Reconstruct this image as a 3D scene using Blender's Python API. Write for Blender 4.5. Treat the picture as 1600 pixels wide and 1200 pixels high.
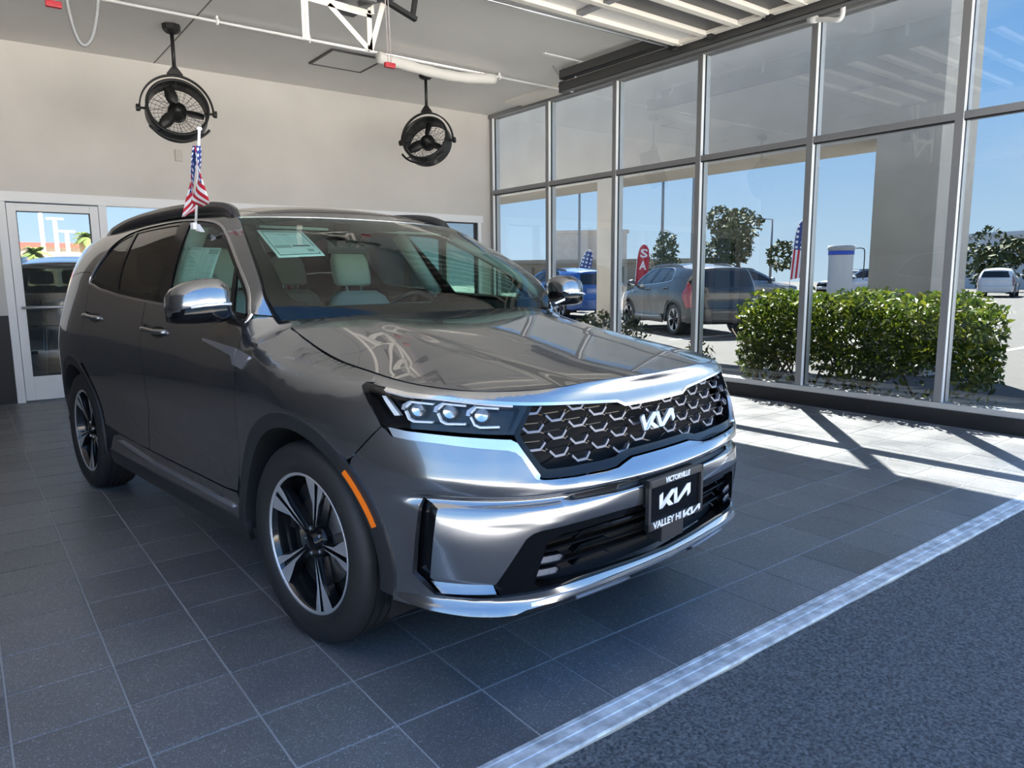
import bpy, bmesh, math, random
import numpy as np
from mathutils import Vector, Matrix, Quaternion
from mathutils.geometry import delaunay_2d_cdt

scene = bpy.context.scene
for _o in list(bpy.data.objects): bpy.data.objects.remove(_o)
COL = scene.collection
random.seed(7); RNG = np.random.default_rng(7)
R = math.radians

# ------------------------------------------------------------------ camera, sky, sun, exposure
cam_data = bpy.data.cameras.new('camera'); cam = bpy.data.objects.new('camera', cam_data); COL.objects.link(cam)
cam_data.sensor_fit = 'HORIZONTAL'; cam_data.sensor_width = 36.0
cam_data.lens = 1130.2 / 1600 * 36.0
cam_data.clip_start = .05; cam_data.clip_end = 600
cam.matrix_world = Matrix.Translation((0, 0, 1.3108)) @ Matrix.Rotation(-.6504, 4, 'Z') @ Matrix.Rotation(1.424, 4, 'X') @ Matrix.Rotation(-.0088, 4, 'Z')
scene.camera = cam

SUN_AZ = math.atan2(.72, .80)        # horizontal direction towards the sun (from +x, towards +y)
SUN_EL = R(52.0)
world = bpy.data.worlds.new('sky'); scene.world = world; world.use_nodes = True
nt = world.node_tree; nt.nodes.clear()
w_out = nt.nodes.new('ShaderNodeOutputWorld'); w_bg = nt.nodes.new('ShaderNodeBackground'); w_tc = nt.nodes.new('ShaderNodeTexCoord'); w_sp = nt.nodes.new('ShaderNodeSeparateXYZ'); w_rp = nt.nodes.new('ShaderNodeValToRGB')
# clear desert sky: pale at the horizon, deep blue overhead, the same all round, with thin high cloud
_e = w_rp.color_ramp.elements
for _p, _c in ((0.0, (.62,.79,.95)), (.06, (.52,.73,.95)), (.22, (.26,.52,.93)), (.5, (.17,.38,.80)), (1.0, (.12,.28,.62))):
    _el = _e.new(_p) if _p not in (0.0, 1.0) else _e[0 if _p == 0 else -1]; _el.position = _p; _el.color = (*_c, 1)
w_cl = nt.nodes.new('ShaderNodeTexNoise'); w_cl.inputs['Scale'].default_value = 2.2; w_cl.inputs['Detail'].default_value = 8; w_cl.inputs['Roughness'].default_value = .62
w_mp = nt.nodes.new('ShaderNodeMapping'); w_mp.inputs['Scale'].default_value = (1, 1, 3.2); w_cr = nt.nodes.new('ShaderNodeValToRGB'); w_cr.color_ramp.elements[0].position = .52; w_cr.color_ramp.elements[1].position = .85; w_cr.color_ramp.elements[1].color = (.5,.5,.5,1)
w_mx = nt.nodes.new('ShaderNodeMix'); w_mx.data_type = 'RGBA'; w_mx.inputs[7].default_value = (.85,.92,1.0,1)
_lk = nt.links.new
_lk(w_tc.outputs['Generated'], w_sp.inputs[0]); _lk(w_sp.outputs[2], w_rp.inputs[0]); _lk(w_tc.outputs['Generated'], w_mp.inputs[0]); _lk(w_mp.outputs[0], w_cl.inputs['Vector']); _lk(w_cl.outputs['Fac'], w_cr.inputs[0]); _lk(w_cr.outputs[0], w_mx.inputs[0]); _lk(w_rp.outputs[0], w_mx.inputs[6]); _lk(w_mx.outputs[2], w_bg.inputs[0]); _lk(w_bg.outputs[0], w_out.inputs[0])
w_bg.inputs['Strength'].default_value = 1.75
sun_data = bpy.data.lights.new('sun', 'SUN'); sun_data.energy = 44.0; sun_data.angle = R(.53); sun_data.color = (1.0, .95, .87)
sun = bpy.data.objects.new('sun', sun_data); COL.objects.link(sun)
_sd = Vector((math.cos(SUN_EL) * math.cos(SUN_AZ), math.cos(SUN_EL) * math.sin(SUN_AZ), math.sin(SUN_EL)))
sun.rotation_euler = _sd.to_track_quat('Z', 'Y').to_euler(); sun.location = (20, 20, 30)
vs = scene.view_settings
vs.view_transform = 'Standard'; vs.look = 'None'; vs.exposure = 0.38; vs.gamma = 1.0; vs.use_curve_mapping = False
scene.cycles.max_bounces = 10; scene.cycles.diffuse_bounces = 4; scene.cycles.glossy_bounces = 6
scene.cycles.transmission_bounces = 8; scene.cycles.transparent_max_bounces = 24
scene.cycles.caustics_reflective = False; scene.cycles.caustics_refractive = False
scene.cycles.sample_clamp_indirect = 6.0

# ------------------------------------------------------------------ helpers
def tag(o, label=None, cat=None, group=None, kind=None):
    if label: o['label'] = label
    if cat: o['category'] = cat
    if group: o['group'] = group
    if kind: o['kind'] = kind
    return o
def empty(name, loc=(0, 0, 0), rz=0., parent=None):
    o = bpy.data.objects.new(name, None); COL.objects.link(o); o.location = loc; o.rotation_euler = (0, 0, rz); o.parent = parent
    o.empty_display_size = .1
    return o
def link(name, me, parent=None):
    o = bpy.data.objects.new(name, me); COL.objects.link(o); o.parent = parent
    return o
def mesh(name, V, F, mat=None, parent=None, smooth=False, normals=None, mats=None, midx=None):
    me = bpy.data.meshes.new(name); me.from_pydata([tuple(map(float, v)) for v in V], [], [tuple(map(int, f)) for f in F])
    for m in (mats or [mat]):
        if m: me.materials.append(m)
    if midx is not None: me.polygons.foreach_set('material_index', list(map(int, midx)))
    me.polygons.foreach_set('use_smooth', [bool(smooth)] * len(me.polygons))
    me.update()
    if normals is not None: me.normals_split_custom_set_from_vertices([tuple(map(float, n)) for n in normals])
    return link(name, me, parent)
class MB:
    """collects shapes into one mesh"""
    def __init__(s): s.v = []; s.f = []; s.m = []; s.s = []
    def add(s, V, F, mi=0, smooth=False):
        b = len(s.v); s.v += [tuple(map(float, v)) for v in V]; s.f += [tuple(int(i) + b for i in f) for f in F]; s.m += [mi] * len(F); s.s += [smooth] * len(F)
        return s
    def box(s, lo, hi, mi=0, bev=0.):
        x0, y0, z0 = lo; x1, y1, z1 = hi
        if bev <= 0:
            V = [(x0,y0,z0),(x1,y0,z0),(x1,y1,z0),(x0,y1,z0),(x0,y0,z1),(x1,y0,z1),(x1,y1,z1),(x0,y1,z1)]
            return s.add(V, [(0,3,2,1),(4,5,6,7),(0,1,5,4),(1,2,6,5),(2,3,7,6),(3,0,4,7)], mi)
        bm = bmesh.new(); bmesh.ops.create_cube(bm, size=1)
        for v in bm.verts: v.co = Vector(((x0+x1)/2 + v.co.x*(x1-x0), (y0+y1)/2 + v.co.y*(y1-y0), (z0+z1)/2 + v.co.z*(z1-z0)))
        bmesh.ops.bevel(bm, geom=bm.edges[:], offset=bev, segments=2, affect='EDGES', profile=.7)
        s.bm(bm, mi); return s
    def bm(s, bm, mi=0, smooth=False):
        bm.verts.index_update(); s.add([v.co for v in bm.verts], [[v.index for v in f.verts] for f in bm.faces], mi, smooth); bm.free(); return s
    def obox(s, c, ax, ay, az, mi=0):
        c, ax, ay, az = map(Vector, (c, ax, ay, az))
        V = [c + sx*ax + sy*ay + sz*az for sz in (-1, 1) for sx, sy in ((-1,-1),(1,-1),(1,1),(-1,1))]
        return s.add(V, [(0,3,2,1),(4,5,6,7),(0,1,5,4),(1,2,6,5),(2,3,7,6),(3,0,4,7)], mi)
    def bar(s, a, b, w, h=None, mi=0, up=(0,0,1)):
        a, b = Vector(tuple(map(float, a))), Vector(tuple(map(float, b))); d = (b - a); L = d.length; d.normalize(); u = Vector(up)
        if abs(d.dot(u)) > .98: u = Vector((1, 0, 0))
        r = d.cross(u).normalized(); u = r.cross(d).normalized(); h = h or w
        return s.obox((a + b) / 2, d * L / 2, r * w / 2, u * h / 2, mi)
    def tube(s, pts, r, n=10, mi=0, cap=True, closed=False):
        P = [Vector(tuple(map(float, p))) for p in pts]; rs = r if hasattr(r, '__len__') else [r] * len(P); N = len(P)
        V = []; prev = None
        for i, p in enumerate(P):
            if closed: d = P[(i+1) % N] - P[i-1]
            else: d = P[min(i+1, N-1)] - P[max(i-1, 0)]
            d.normalize()
            if prev is None:
                u = Vector((0, 0, 1)) if abs(d.z) < .9 else Vector((1, 0, 0)); a = d.cross(u).normalized()
            else:
                a = prev - d * prev.dot(d); a.normalize()
            prev = a; b = d.cross(a)
            for k in range(n):
                t = 2 * math.pi * k / n; V.append(p + (a * math.cos(t) + b * math.sin(t)) * rs[i])
        F = []
        for i in range(N if closed else N - 1):
            for k in range(n):
                i2 = (i + 1) % N; F.append((i*n+k, i*n+(k+1) % n, i2*n+(k+1) % n, i2*n+k))
        if cap and not closed: F += [tuple(range(n-1, -1, -1)), tuple(range((N-1)*n, N*n))]
        return s.add(V, F, mi, True)
    def lathe(s, prof, n=48, axis='z', c=(0,0,0), mi=0, smooth=True, close=False):
        V = []; F = []; c = Vector(c); m = len(prof)
        for k in range(n):
            t = 2 * math.pi * k / n; cs, sn = math.cos(t), math.sin(t)
            for r, h in prof:
                V.append(c + (Vector((r*cs, r*sn, h)) if axis == 'z' else Vector((r*cs, h, r*sn)) if axis == 'y' else Vector((h, r*cs, r*sn))))
        for k in range(n):
            k2 = (k + 1) % n
            for j in range(m if close else m - 1):
                j2 = (j + 1) % m; q = (k*m+j, k*m+j2, k2*m+j2, k2*m+j)
                F.append(q if axis == 'y' else q[::-1])
        return s.add(V, F, mi, smooth)
    def prism(s, poly, o, ax, ay, az, mi=0):
        """extrude a 2D polygon: o + x*ax + y*ay, thickness vector az"""
        o, ax, ay, az = map(Vector, (o, ax, ay, az)); n = len(poly); poly = [(float(a), float(b)) for a, b in poly]
        V = [o + x*ax + y*ay for x, y in poly] + [o + x*ax + y*ay + az for x, y in poly]
        F = [tuple(range(n)), tuple(range(2*n-1, n-1, -1))] + [(i, i+n, (i+1) % n + n, (i+1) % n) for i in range(n)]
        return s.add(V, F, mi)
    def build(s, name, mat, parent=None, bevel=0., autosmooth=None, loc=None):
        mats = mat if isinstance(mat, (list, tuple)) else [mat]
        me = bpy.data.meshes.new(name); me.from_pydata(s.v, [], s.f)
        for m in mats: me.materials.append(m)
        me.polygons.foreach_set('material_index', s.m); me.polygons.foreach_set('use_smooth', s.s); me.update()
        bm = bmesh.new(); bm.from_mesh(me); bmesh.ops.recalc_face_normals(bm, faces=bm.faces); bm.to_mesh(me); bm.free()
        o = link(name, me, parent)
        if loc is not None: o.location = loc
        if bevel:
            md = o.modifiers.new('bevel', 'BEVEL'); md.width = bevel; md.segments = 2; md.limit_method = 'ANGLE'
        return o
def copy_tree(o, parent=None):
    c = o.copy(); COL.objects.link(c)
    if parent is not None: c.parent = parent
    for ch in o.children: copy_tree(ch, c)
    return c
def catmull(P, n=8, closed=False):
    P = [np.asarray(p, float) for p in P]; out = []
    N = len(P)
    for i in range(N if closed else N - 1):
        p0 = P[i-1] if (i > 0 or closed) else 2*P[0] - P[1]; p1 = P[i]; p2 = P[(i+1) % N]; p3 = P[(i+2) % N] if (i + 2 < N or closed) else 2*P[-1] - P[-2]
        for k in range(n):
            t = k / n; out.append(.5 * (2*p1 + (p2-p0)*t + (2*p0-5*p1+4*p2-p3)*t*t + (3*p1-p0-3*p2+p3)*t**3))
    if not closed: out.append(P[-1])
    return out

# ------------------------------------------------------------------ materials
def mat(name, col=(.5,.5,.5), rough=.5, metal=0., coat=0., spec=.5, emit=None, estr=0., coat_rough=.03):
    m = bpy.data.materials.new(name); m.use_nodes = True; b = m.node_tree.nodes['Principled BSDF']
    b.inputs['Base Color'].default_value = (*col, 1); b.inputs['Roughness'].default_value = rough; b.inputs['Metallic'].default_value = metal
    b.inputs['Coat Weight'].default_value = coat; b.inputs['Coat Roughness'].default_value = coat_rough; b.inputs['Specular IOR Level'].default_value = spec
    if emit: b.inputs['Emission Color'].default_value = (*emit, 1); b.inputs['Emission Strength'].default_value = estr
    m.diffuse_color = (*col, 1)
    return m
def N(m, t, **kw):
    n = m.node_tree.nodes.new(t)
    for k, v in kw.items():
        if k.startswith('i_'):
            n.inputs[int(k[2:]) if k[2:].isdigit() else k[2:]].default_value = v
        else: setattr(n, k, v)
    return n
def L(m, a, b): m.node_tree.links.new(a, b)
def bsdf(m): return m.node_tree.nodes['Principled BSDF']
def ramp(m, fac, stops):
    n = N(m, 'ShaderNodeValToRGB'); e = n.color_ramp.elements
    while len(e) < len(stops): e.new(.5)
    for el, (p, c) in zip(e, stops): el.position = p; el.color = (*c, 1) if len(c) == 3 else c
    L(m, fac, n.inputs[0]); return n.outputs[0]
def noise_col(m, scale, c1, c2, lo=.3, hi=.7, detail=6, rough=.55, coord='Object', bump=0., bdist=.01):
    tc = N(m, 'ShaderNodeTexCoord'); nz = N(m, 'ShaderNodeTexNoise'); nz.inputs['Scale'].default_value = scale; nz.inputs['Detail'].default_value = detail; nz.inputs['Roughness'].default_value = rough
    L(m, tc.outputs[coord], nz.inputs['Vector']); c = ramp(m, nz.outputs['Fac'], [(lo, c1), (hi, c2)]); L(m, c, bsdf(m).inputs['Base Color'])
    if bump:
        b = N(m, 'ShaderNodeBump'); b.inputs['Strength'].default_value = bump; b.inputs['Distance'].default_value = bdist; L(m, nz.outputs['Fac'], b.inputs['Height']); L(m, b.outputs[0], bsdf(m).inputs['Normal'])
    return nz
def glass(name, tint=(.9,.95,.93), f0=.04, rough=0., gloss=(1,1,1)):
    """thin pane: see-through with Schlick reflection, the same from either side"""
    m = bpy.data.materials.new(name); m.use_nodes = True; t = m.node_tree; t.nodes.clear()
    def nn(k, **kw):
        n = t.nodes.new(k)
        for a, v in kw.items(): setattr(n, a, v)
        return n
    o = nn('ShaderNodeOutputMaterial'); mx = nn('ShaderNodeMixShader'); tr = nn('ShaderNodeBsdfTransparent'); gl = nn('ShaderNodeBsdfGlossy'); ge = nn('ShaderNodeNewGeometry')
    dt = nn('ShaderNodeVectorMath', operation='DOT_PRODUCT'); ab = nn('ShaderNodeMath', operation='ABSOLUTE'); sb = nn('ShaderNodeMath', operation='SUBTRACT'); pw = nn('ShaderNodeMath', operation='POWER'); ma = nn('ShaderNodeMath', operation='MULTIPLY_ADD')
    sb.inputs[0].default_value = 1; sb.use_clamp = True; pw.inputs[1].default_value = 5; ma.inputs[1].default_value = 1 - f0; ma.inputs[2].default_value = f0
    tr.inputs[0].default_value = (*tint, 1); gl.inputs['Color'].default_value = (*gloss, 1); gl.inputs['Roughness'].default_value = rough
    lk = t.links.new; lk(ge.outputs['Incoming'], dt.inputs[0]); lk(ge.outputs['Normal'], dt.inputs[1]); lk(dt.outputs['Value'], ab.inputs[0]); lk(ab.outputs[0], sb.inputs[1]); lk(sb.outputs[0], pw.inputs[0]); lk(pw.outputs[0], ma.inputs[0])
    lk(ma.outputs[0], mx.inputs[0]); lk(tr.outputs[0], mx.inputs[1]); lk(gl.outputs[0], mx.inputs[2]); lk(mx.outputs[0], o.inputs[0])
    return m
def text_obj(name, s, size, mat_, parent, M4, depth=.0008, shear=0., width=None, align='CENTER', bold=.0):
    cu = bpy.data.curves.new(name, 'FONT'); cu.body = s; cu.size = size; cu.extrude = depth; cu.align_x = align; cu.align_y = 'CENTER'; cu.shear = shear; cu.offset = bold; cu.resolution_u = 3
    tmp = bpy.data.objects.new(name + '_tmp', cu); COL.objects.link(tmp); bpy.context.view_layer.update()
    me = bpy.data.meshes.new_from_object(tmp.evaluated_get(bpy.context.evaluated_depsgraph_get())); bpy.data.objects.remove(tmp); bpy.data.curves.remove(cu)
    me.name = name; me.materials.clear(); me.materials.append(mat_)
    o = link(name, me, parent)
    if width:
        xs = [v.co.x for v in me.vertices]; k = width / (max(xs) - min(xs)); me.transform(Matrix.Scale(k, 4, (1, 0, 0)))
    me.transform(M4); return o
# ---------------------------------------------------------------- car body surface (metres, car frame: x forward from front axle, y left, z up)
def nspl(t, y):
    t = np.asarray(t, float); y = np.asarray(y, float); n = len(t); h = np.diff(t)
    A = np.eye(n); b = np.zeros((n,) + y.shape[1:])
    for i in range(1, n - 1):
        A[i, i-1] = h[i-1]; A[i, i] = 2 * (h[i-1] + h[i]); A[i, i+1] = h[i]
        b[i] = 6 * ((y[i+1] - y[i]) / h[i] - (y[i] - y[i-1]) / h[i-1])
    m = np.linalg.solve(A, b)
    def f(x):
        x = np.asarray(x, float); k = np.clip(np.searchsorted(t, x) - 1, 0, n - 2); d = x - t[k]; hh = h[k]
        if y.ndim > 1: d = d[..., None]; hh = hh[..., None]
        a = (m[k+1] - m[k]) / (6 * hh); bb = m[k] / 2; c = (y[k+1] - y[k]) / hh - hh * (2 * m[k] + m[k+1]) / 6
        return y[k] + d * (c + d * (bb + d * a))
    return f
def pchip(t, y):
    t = np.asarray(t, float); y = np.asarray(y, float); h = np.diff(t); s = np.diff(y) / h; n = len(t)
    m = np.zeros(n); m[0] = s[0]; m[-1] = s[-1]
    for i in range(1, n - 1):
        if s[i-1] * s[i] > 0:
            w1 = 2 * h[i] + h[i-1]; w2 = h[i] + 2 * h[i-1]; m[i] = (w1 + w2) / (w1 / s[i-1] + w2 / s[i])
    def f(x):
        x = np.asarray(x, float); k = np.clip(np.searchsorted(t, x) - 1, 0, n - 2); d = x - t[k]; hh = h[k]; q = d / hh
        lo = x < t[0]; hi = x > t[-1]
        v = (y[k] * (1 + 2*q) * (1-q)**2 + hh * m[k] * q * (1-q)**2 + y[k+1] * q*q * (3 - 2*q) + hh * m[k+1] * q*q * (q-1))
        v = np.where(lo, y[0] + m[0] * (x - t[0]), v); v = np.where(hi, y[-1] + m[-1] * (x - t[-1]), v)
        return v
    return f
# plan contour of the body: half width and x, from front centre round to rear centre
CW = [0,.2,.4,.55,.66,.74,.80,.85,.89,.92,.94,.945,.948,.95,.95,.945,.93,.89,.82,.70,.5,.25,0]
CX = [.945,.938,.912,.868,.80,.715,.62,.51,.40,.28,.12,0,-.3,-.8,-1.6,-2.4,-2.9,-3.3,-3.58,-3.74,-3.82,-3.855,-3.86]
_cp = np.stack([CX, CW], 1)
CU = np.r_[0, np.cumsum(np.hypot(*np.diff(_cp, axis=0).T))]
cfun = nspl(CU, _cp)
def cnorm(u):
    e = 1e-3; d = cfun(np.asarray(u) + e) - cfun(np.asarray(u) - e); d /= np.linalg.norm(d, axis=-1, keepdims=True)
    return np.stack([d[..., 1], -d[..., 0]], -1)
_us = np.linspace(.9, CU[15] + .8, 2000); _xs = cfun(_us)[:, 0]
def u_of_x(x): return np.interp(-np.asarray(x, float), -_xs, _us)
# hood: height over plan
_zc = pchip([-.6,-.25,.1,.4,.6,.75,.86,1.0], [1.205,1.168,1.118,1.068,1.032,1.003,.976,.93])
_zs = pchip([-.6,-.42,-.3,-.15,0,.3,.45,.6,.75,1.0], [1.18,1.158,1.114,1.071,1.043,1.012,.992,.968,.935,.87])
def hoodz(x, w):
    x = np.asarray(x, float); w = np.abs(np.asarray(w, float))
    q = np.clip(w / .77, 0, 1.3)
    z = _zc(x) - (_zc(x) - _zs(x)) * q**(2.6 + 2.6 * np.clip((.35 - x) / .6, 0, 1))
    rid = .50 - .10 * (x + .3)            # shallow power-bulge line
    return z - .010 * np.clip((w - rid) / .09 + .5, 0, 1)**2 * (3 - 2*np.clip((w - rid) / .09 + .5, 0, 1)) * np.clip((x + .3) / .4, 0, 1) * np.clip((1.0 - x) / .5, 0, 1)
# hood shut line in plan (w, x): front centre -> corner -> cowl corner
SHW = [0,.12,.30,.48,.60,.685,.735,.765,.775,.772,.762,.755]
SHX = [.862,.857,.838,.797,.732,.645,.545,.43,.30,.10,-.12,-.30]
_sp = np.stack([SHX, SHW], 1); _st = np.r_[0, np.cumsum(np.hypot(*np.diff(_sp, axis=0).T))]
shut = nspl(_st, _sp); SHL = _st[-1]
_q = shut(np.linspace(0, SHL, 400)); _cu = np.linspace(0, 2.6, 1500); _cc = cfun(_cu); _cn = cnorm(_cu)
def _proj_c(P):      # plan point -> (u, off)
    d = _cc[None] - P[:, None]; k = np.argmin((d**2).sum(-1), 1)
    return _cu[k], (d[np.arange(len(P)), k] * _cn[k]).sum(-1)
_su, _so = _proj_c(_q)
_o = np.argsort(_su); _su = _su[_o]; _so = _so[_o]; _sz = hoodz(_q[:, 0], _q[:, 1])[_o]
def shut_off(u): return np.interp(u, _su, _so)
def shut_z(u): return np.interp(u, _su, _sz)
# side / front sections: at station u a list of (z, inward offset)
def _top(u, a): 
    z, o = float(shut_z(u)), float(shut_off(u))
    return [p for p in a if p[0] < z - .004] + [(z, o), (z + .03, o + (.09 if u < 1.5 else .035))]
ST = [
 (0.0, _top(0, [(.18,.16),(.25,.09),(.29,.03),(.315,.012),(.335,.01),(.362,.022),(.40,.03),(.48,.022),(.555,.0),(.58,-.004),(.618,-.002),(.63,.012),(.64,.014),(.652,.0),(.675,.008),(.70,.03),(.72,.045),(.80,.066),(.90,.078),(.93,.086),(.955,.088)])),
 (.2, _top(.2, [(.18,.16),(.25,.09),(.29,.03),(.315,.012),(.335,.01),(.362,.022),(.40,.03),(.48,.022),(.555,.0),(.58,-.004),(.618,-.003),(.63,.012),(.64,.014),(.654,.0),(.675,.008),(.70,.03),(.72,.045),(.80,.066),(.90,.078),(.93,.086),(.955,.088)])),
 (.4, _top(.4, [(.18,.15),(.25,.085),(.29,.025),(.312,.006),(.335,.004),(.362,.018),(.40,.024),(.48,.014),(.555,-.004),(.58,-.008),(.618,-.004),(.63,.016),(.642,.018),(.660,-.004),(.68,-.002),(.70,.02),(.72,.036),(.80,.056),(.90,.072),(.93,.079),(.955,.083)])),
 (.6, _top(.6, [(.18,.14),(.24,.08),(.275,.01),(.292,-.018),(.34,-.006),(.40,-.010),(.48,-.014),(.555,-.016),(.59,-.014),(.618,-.010),(.632,.016),(.644,.018),(.664,-.010),(.69,-.010),(.72,-.002),(.76,.008),(.80,.018),(.85,.032),(.90,.048),(.935,.060),(.955,.072)])),
 (.80, _top(.8, [(.18,.12),(.24,.06),(.275,-.012),(.292,-.036),(.34,-.014),(.37,-.016),(.40,-.024),(.50,-.022),(.58,-.014),(.615,-.006),(.632,.010),(.645,.014),(.666,-.010),(.70,-.013),(.75,-.004),(.80,.010),(.85,.026),(.93,.05),(.965,.066)])),
 (.92, _top(.92, [(.18,.12),(.24,.06),(.275,-.010),(.295,-.032),(.34,-.012),(.37,-.014),(.40,-.022),(.50,-.020),(.58,-.012),(.615,-.005),(.632,.008),(.645,.012),(.668,-.008),(.70,-.010),(.75,-.002),(.80,.010),(.85,.024),(.93,.045),(.965,.058)])),
 (1.04, _top(1.04, [(.18,.10),(.24,.05),(.285,.005),(.30,-.008),(.34,.0),(.40,.002),(.50,.0),(.60,-.002),(.645,-.001),(.672,-.004),(.70,-.004),(.76,.002),(.82,.012),(.88,.026),(.95,.042),(.98,.056)])),
 (1.16, _top(1.16, [(.18,.09),(.24,.05),(.30,.012),(.40,.004),(.50,.0),(.60,-.002),(.70,-.002),(.78,.003),(.86,.014),(.94,.034),(.98,.056)])),
 (1.30, _top(1.30, [(.18,.08),(.26,.04),(.34,.015),(.45,.008),(.60,.002),(.75,.0),(.84,.004),(.90,.014),(.95,.034),(.985,.066)])),
 (1.56, _top(1.56, [(.18,.08),(.26,.04),(.34,.02),(.45,.012),(.60,.008),(.75,.0),(.84,.0),(.91,.008),(.97,.034),(1.01,.075),(1.03,.115)])),
 (1.79, _top(1.79, [(.18,.08),(.24,.05),(.30,.03),(.36,.022),(.44,.022),(.55,.026),(.66,.02),(.78,.005),(.87,.0),(.93,.003),(1.0,.016),(1.04,.042),(1.06,.085)])),
 (1.92, [(.18,.08),(.24,.05),(.30,.03),(.36,.022),(.44,.024),(.55,.028),(.66,.022),(.78,.005),(.87,.0),(.93,.003),(1.0,.013),(1.05,.032),(1.09,.066),(1.12,.110),(1.145,.160),(1.165,.20),(1.22,.25),(1.30,.29),(1.45,.37),(1.62,.48)]),
 (1.97, [(.18,.08),(.24,.05),(.30,.03),(.36,.022),(.44,.025),(.55,.029),(.66,.023),(.78,.006),(.87,.0),(.94,.003),(1.02,.017),(1.10,.048),(1.16,.094),(1.20,.122),(1.30,.172),(1.45,.262),(1.55,.327),(1.62,.395)]),
 (2.02, [(.18,.08),(.24,.05),(.30,.03),(.36,.022),(.44,.026),(.55,.03),(.66,.024),(.78,.006),(.87,.0),(.94,.003),(1.02,.018),(1.10,.045),(1.16,.076),(1.30,.155),(1.45,.247),(1.55,.315),(1.60,.356),(1.625,.39)]),
 (2.60, [(.18,.08),(.24,.05),(.30,.03),(.36,.022),(.44,.028),(.55,.034),(.66,.026),(.78,.006),(.87,.0),(.94,.002),(1.02,.012),(1.10,.034),(1.17,.06),(1.30,.122),(1.45,.210),(1.55,.280),(1.605,.325),(1.63,.36)]),
 (3.30, [(.18,.08),(.24,.05),(.30,.03),(.36,.022),(.44,.028),(.55,.034),(.66,.026),(.78,.006),(.88,.0),(.95,.001),(1.03,.010),(1.12,.032),(1.20,.060),(1.32,.110),(1.46,.186),(1.56,.254),(1.615,.302),(1.64,.34)]),
 (3.95, [(.18,.08),(.24,.05),(.30,.03),(.36,.022),(.44,.022),(.55,.022),(.66,.014),(.78,.0),(.90,-.003),(.98,.0),(1.06,.012),(1.16,.038),(1.25,.066),(1.35,.104),(1.46,.168),(1.56,.240),(1.61,.286),(1.635,.325)]),
 (4.45, [(.18,.08),(.24,.05),(.30,.03),(.40,.012),(.55,.004),(.70,-.006),(.82,-.012),(.95,-.010),(1.05,.004),(1.15,.03),(1.27,.068),(1.36,.098),(1.46,.148),(1.54,.204),(1.585,.25),(1.61,.29)]),
 (4.86, [(.18,.10),(.24,.06),(.30,.03),(.40,.01),(.55,-.004),(.70,-.01),(.85,-.012),(.96,-.006),(1.05,.012),(1.15,.04),(1.27,.076),(1.36,.106),(1.46,.154),(1.53,.20),(1.565,.24),(1.59,.28)]),
 (5.20, [(.18,.12),(.24,.07),(.32,.02),(.45,-.004),(.60,-.01),(.75,-.008),(.88,.0),(1.0,.014),(1.10,.034),(1.25,.08),(1.38,.13),(1.48,.18),(1.55,.24),(1.58,.29)]),
 (5.57, [(.18,.14),(.25,.06),(.34,.01),(.48,.0),(.60,.0),(.72,.02),(.85,.04),(1.0,.04),(1.10,.06),(1.25,.12),(1.40,.19),(1.52,.25),(1.58,.30),(1.62,.36)]),
 (6.068, [(.18,.14),(.25,.06),(.34,.01),(.48,.0),(.60,.0),(.72,.02),(.85,.04),(1.0,.04),(1.10,.06),(1.25,.12),(1.40,.19),(1.52,.25),(1.60,.30),(1.64,.36)]),
]
ZG = np.arange(.16, 1.70, .004)
_b = np.clip((ZG - .80) / .20, 0, 1); _b = _b * _b * (3 - 2 * _b)
def _zmap(u): return ZG + (float(shut_z(u)) - 1.03) * _b          # heights ride along with the hood line
_tab = np.stack([pchip(*zip(*a))(_zmap(u)) for u, a in ST])       # stations x z
_uk = np.array([u for u, a in ST])
UG = np.arange(0, 6.068, .012)
_T = np.empty((len(UG), len(ZG)))
_dd = np.diff(_tab, axis=0) / np.diff(_uk)[:, None]
_m = np.zeros_like(_tab); 
for i in range(1, len(_uk) - 1):
    h0, h1 = _uk[i] - _uk[i-1], _uk[i+1] - _uk[i]
    m_ = (_dd[i-1] * h1 + _dd[i] * h0) / (h0 + h1)
    lim = 2.5 * np.minimum(np.abs(_dd[i-1]), np.abs(_dd[i])) + .004
    _m[i] = np.clip(m_, -lim, lim)
_k = np.clip(np.searchsorted(_uk, UG) - 1, 0, len(_uk) - 2); _h = (_uk[_k+1] - _uk[_k])[:, None]; _qq = ((UG - _uk[_k])[:, None]) / _h
_T = _tab[_k]*(1+2*_qq)*(1-_qq)**2 + _h*_m[_k]*_qq*(1-_qq)**2 + _tab[_k+1]*_qq*_qq*(3-2*_qq) + _h*_m[_k+1]*_qq*_qq*(_qq-1)
def _blur(T, n):                                             # light smoothing along u keeps reflections clean
    for _ in range(n):
        P = np.vstack([T[1:2], T, T[-2:-1]]); T = .25*P[:-2] + .5*P[1:-1] + .25*P[2:]
    return T
_T = _blur(_T, 3)
_T = np.stack([np.interp(ZG, _zmap(u), r) for u, r in zip(UG, _T)])
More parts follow.
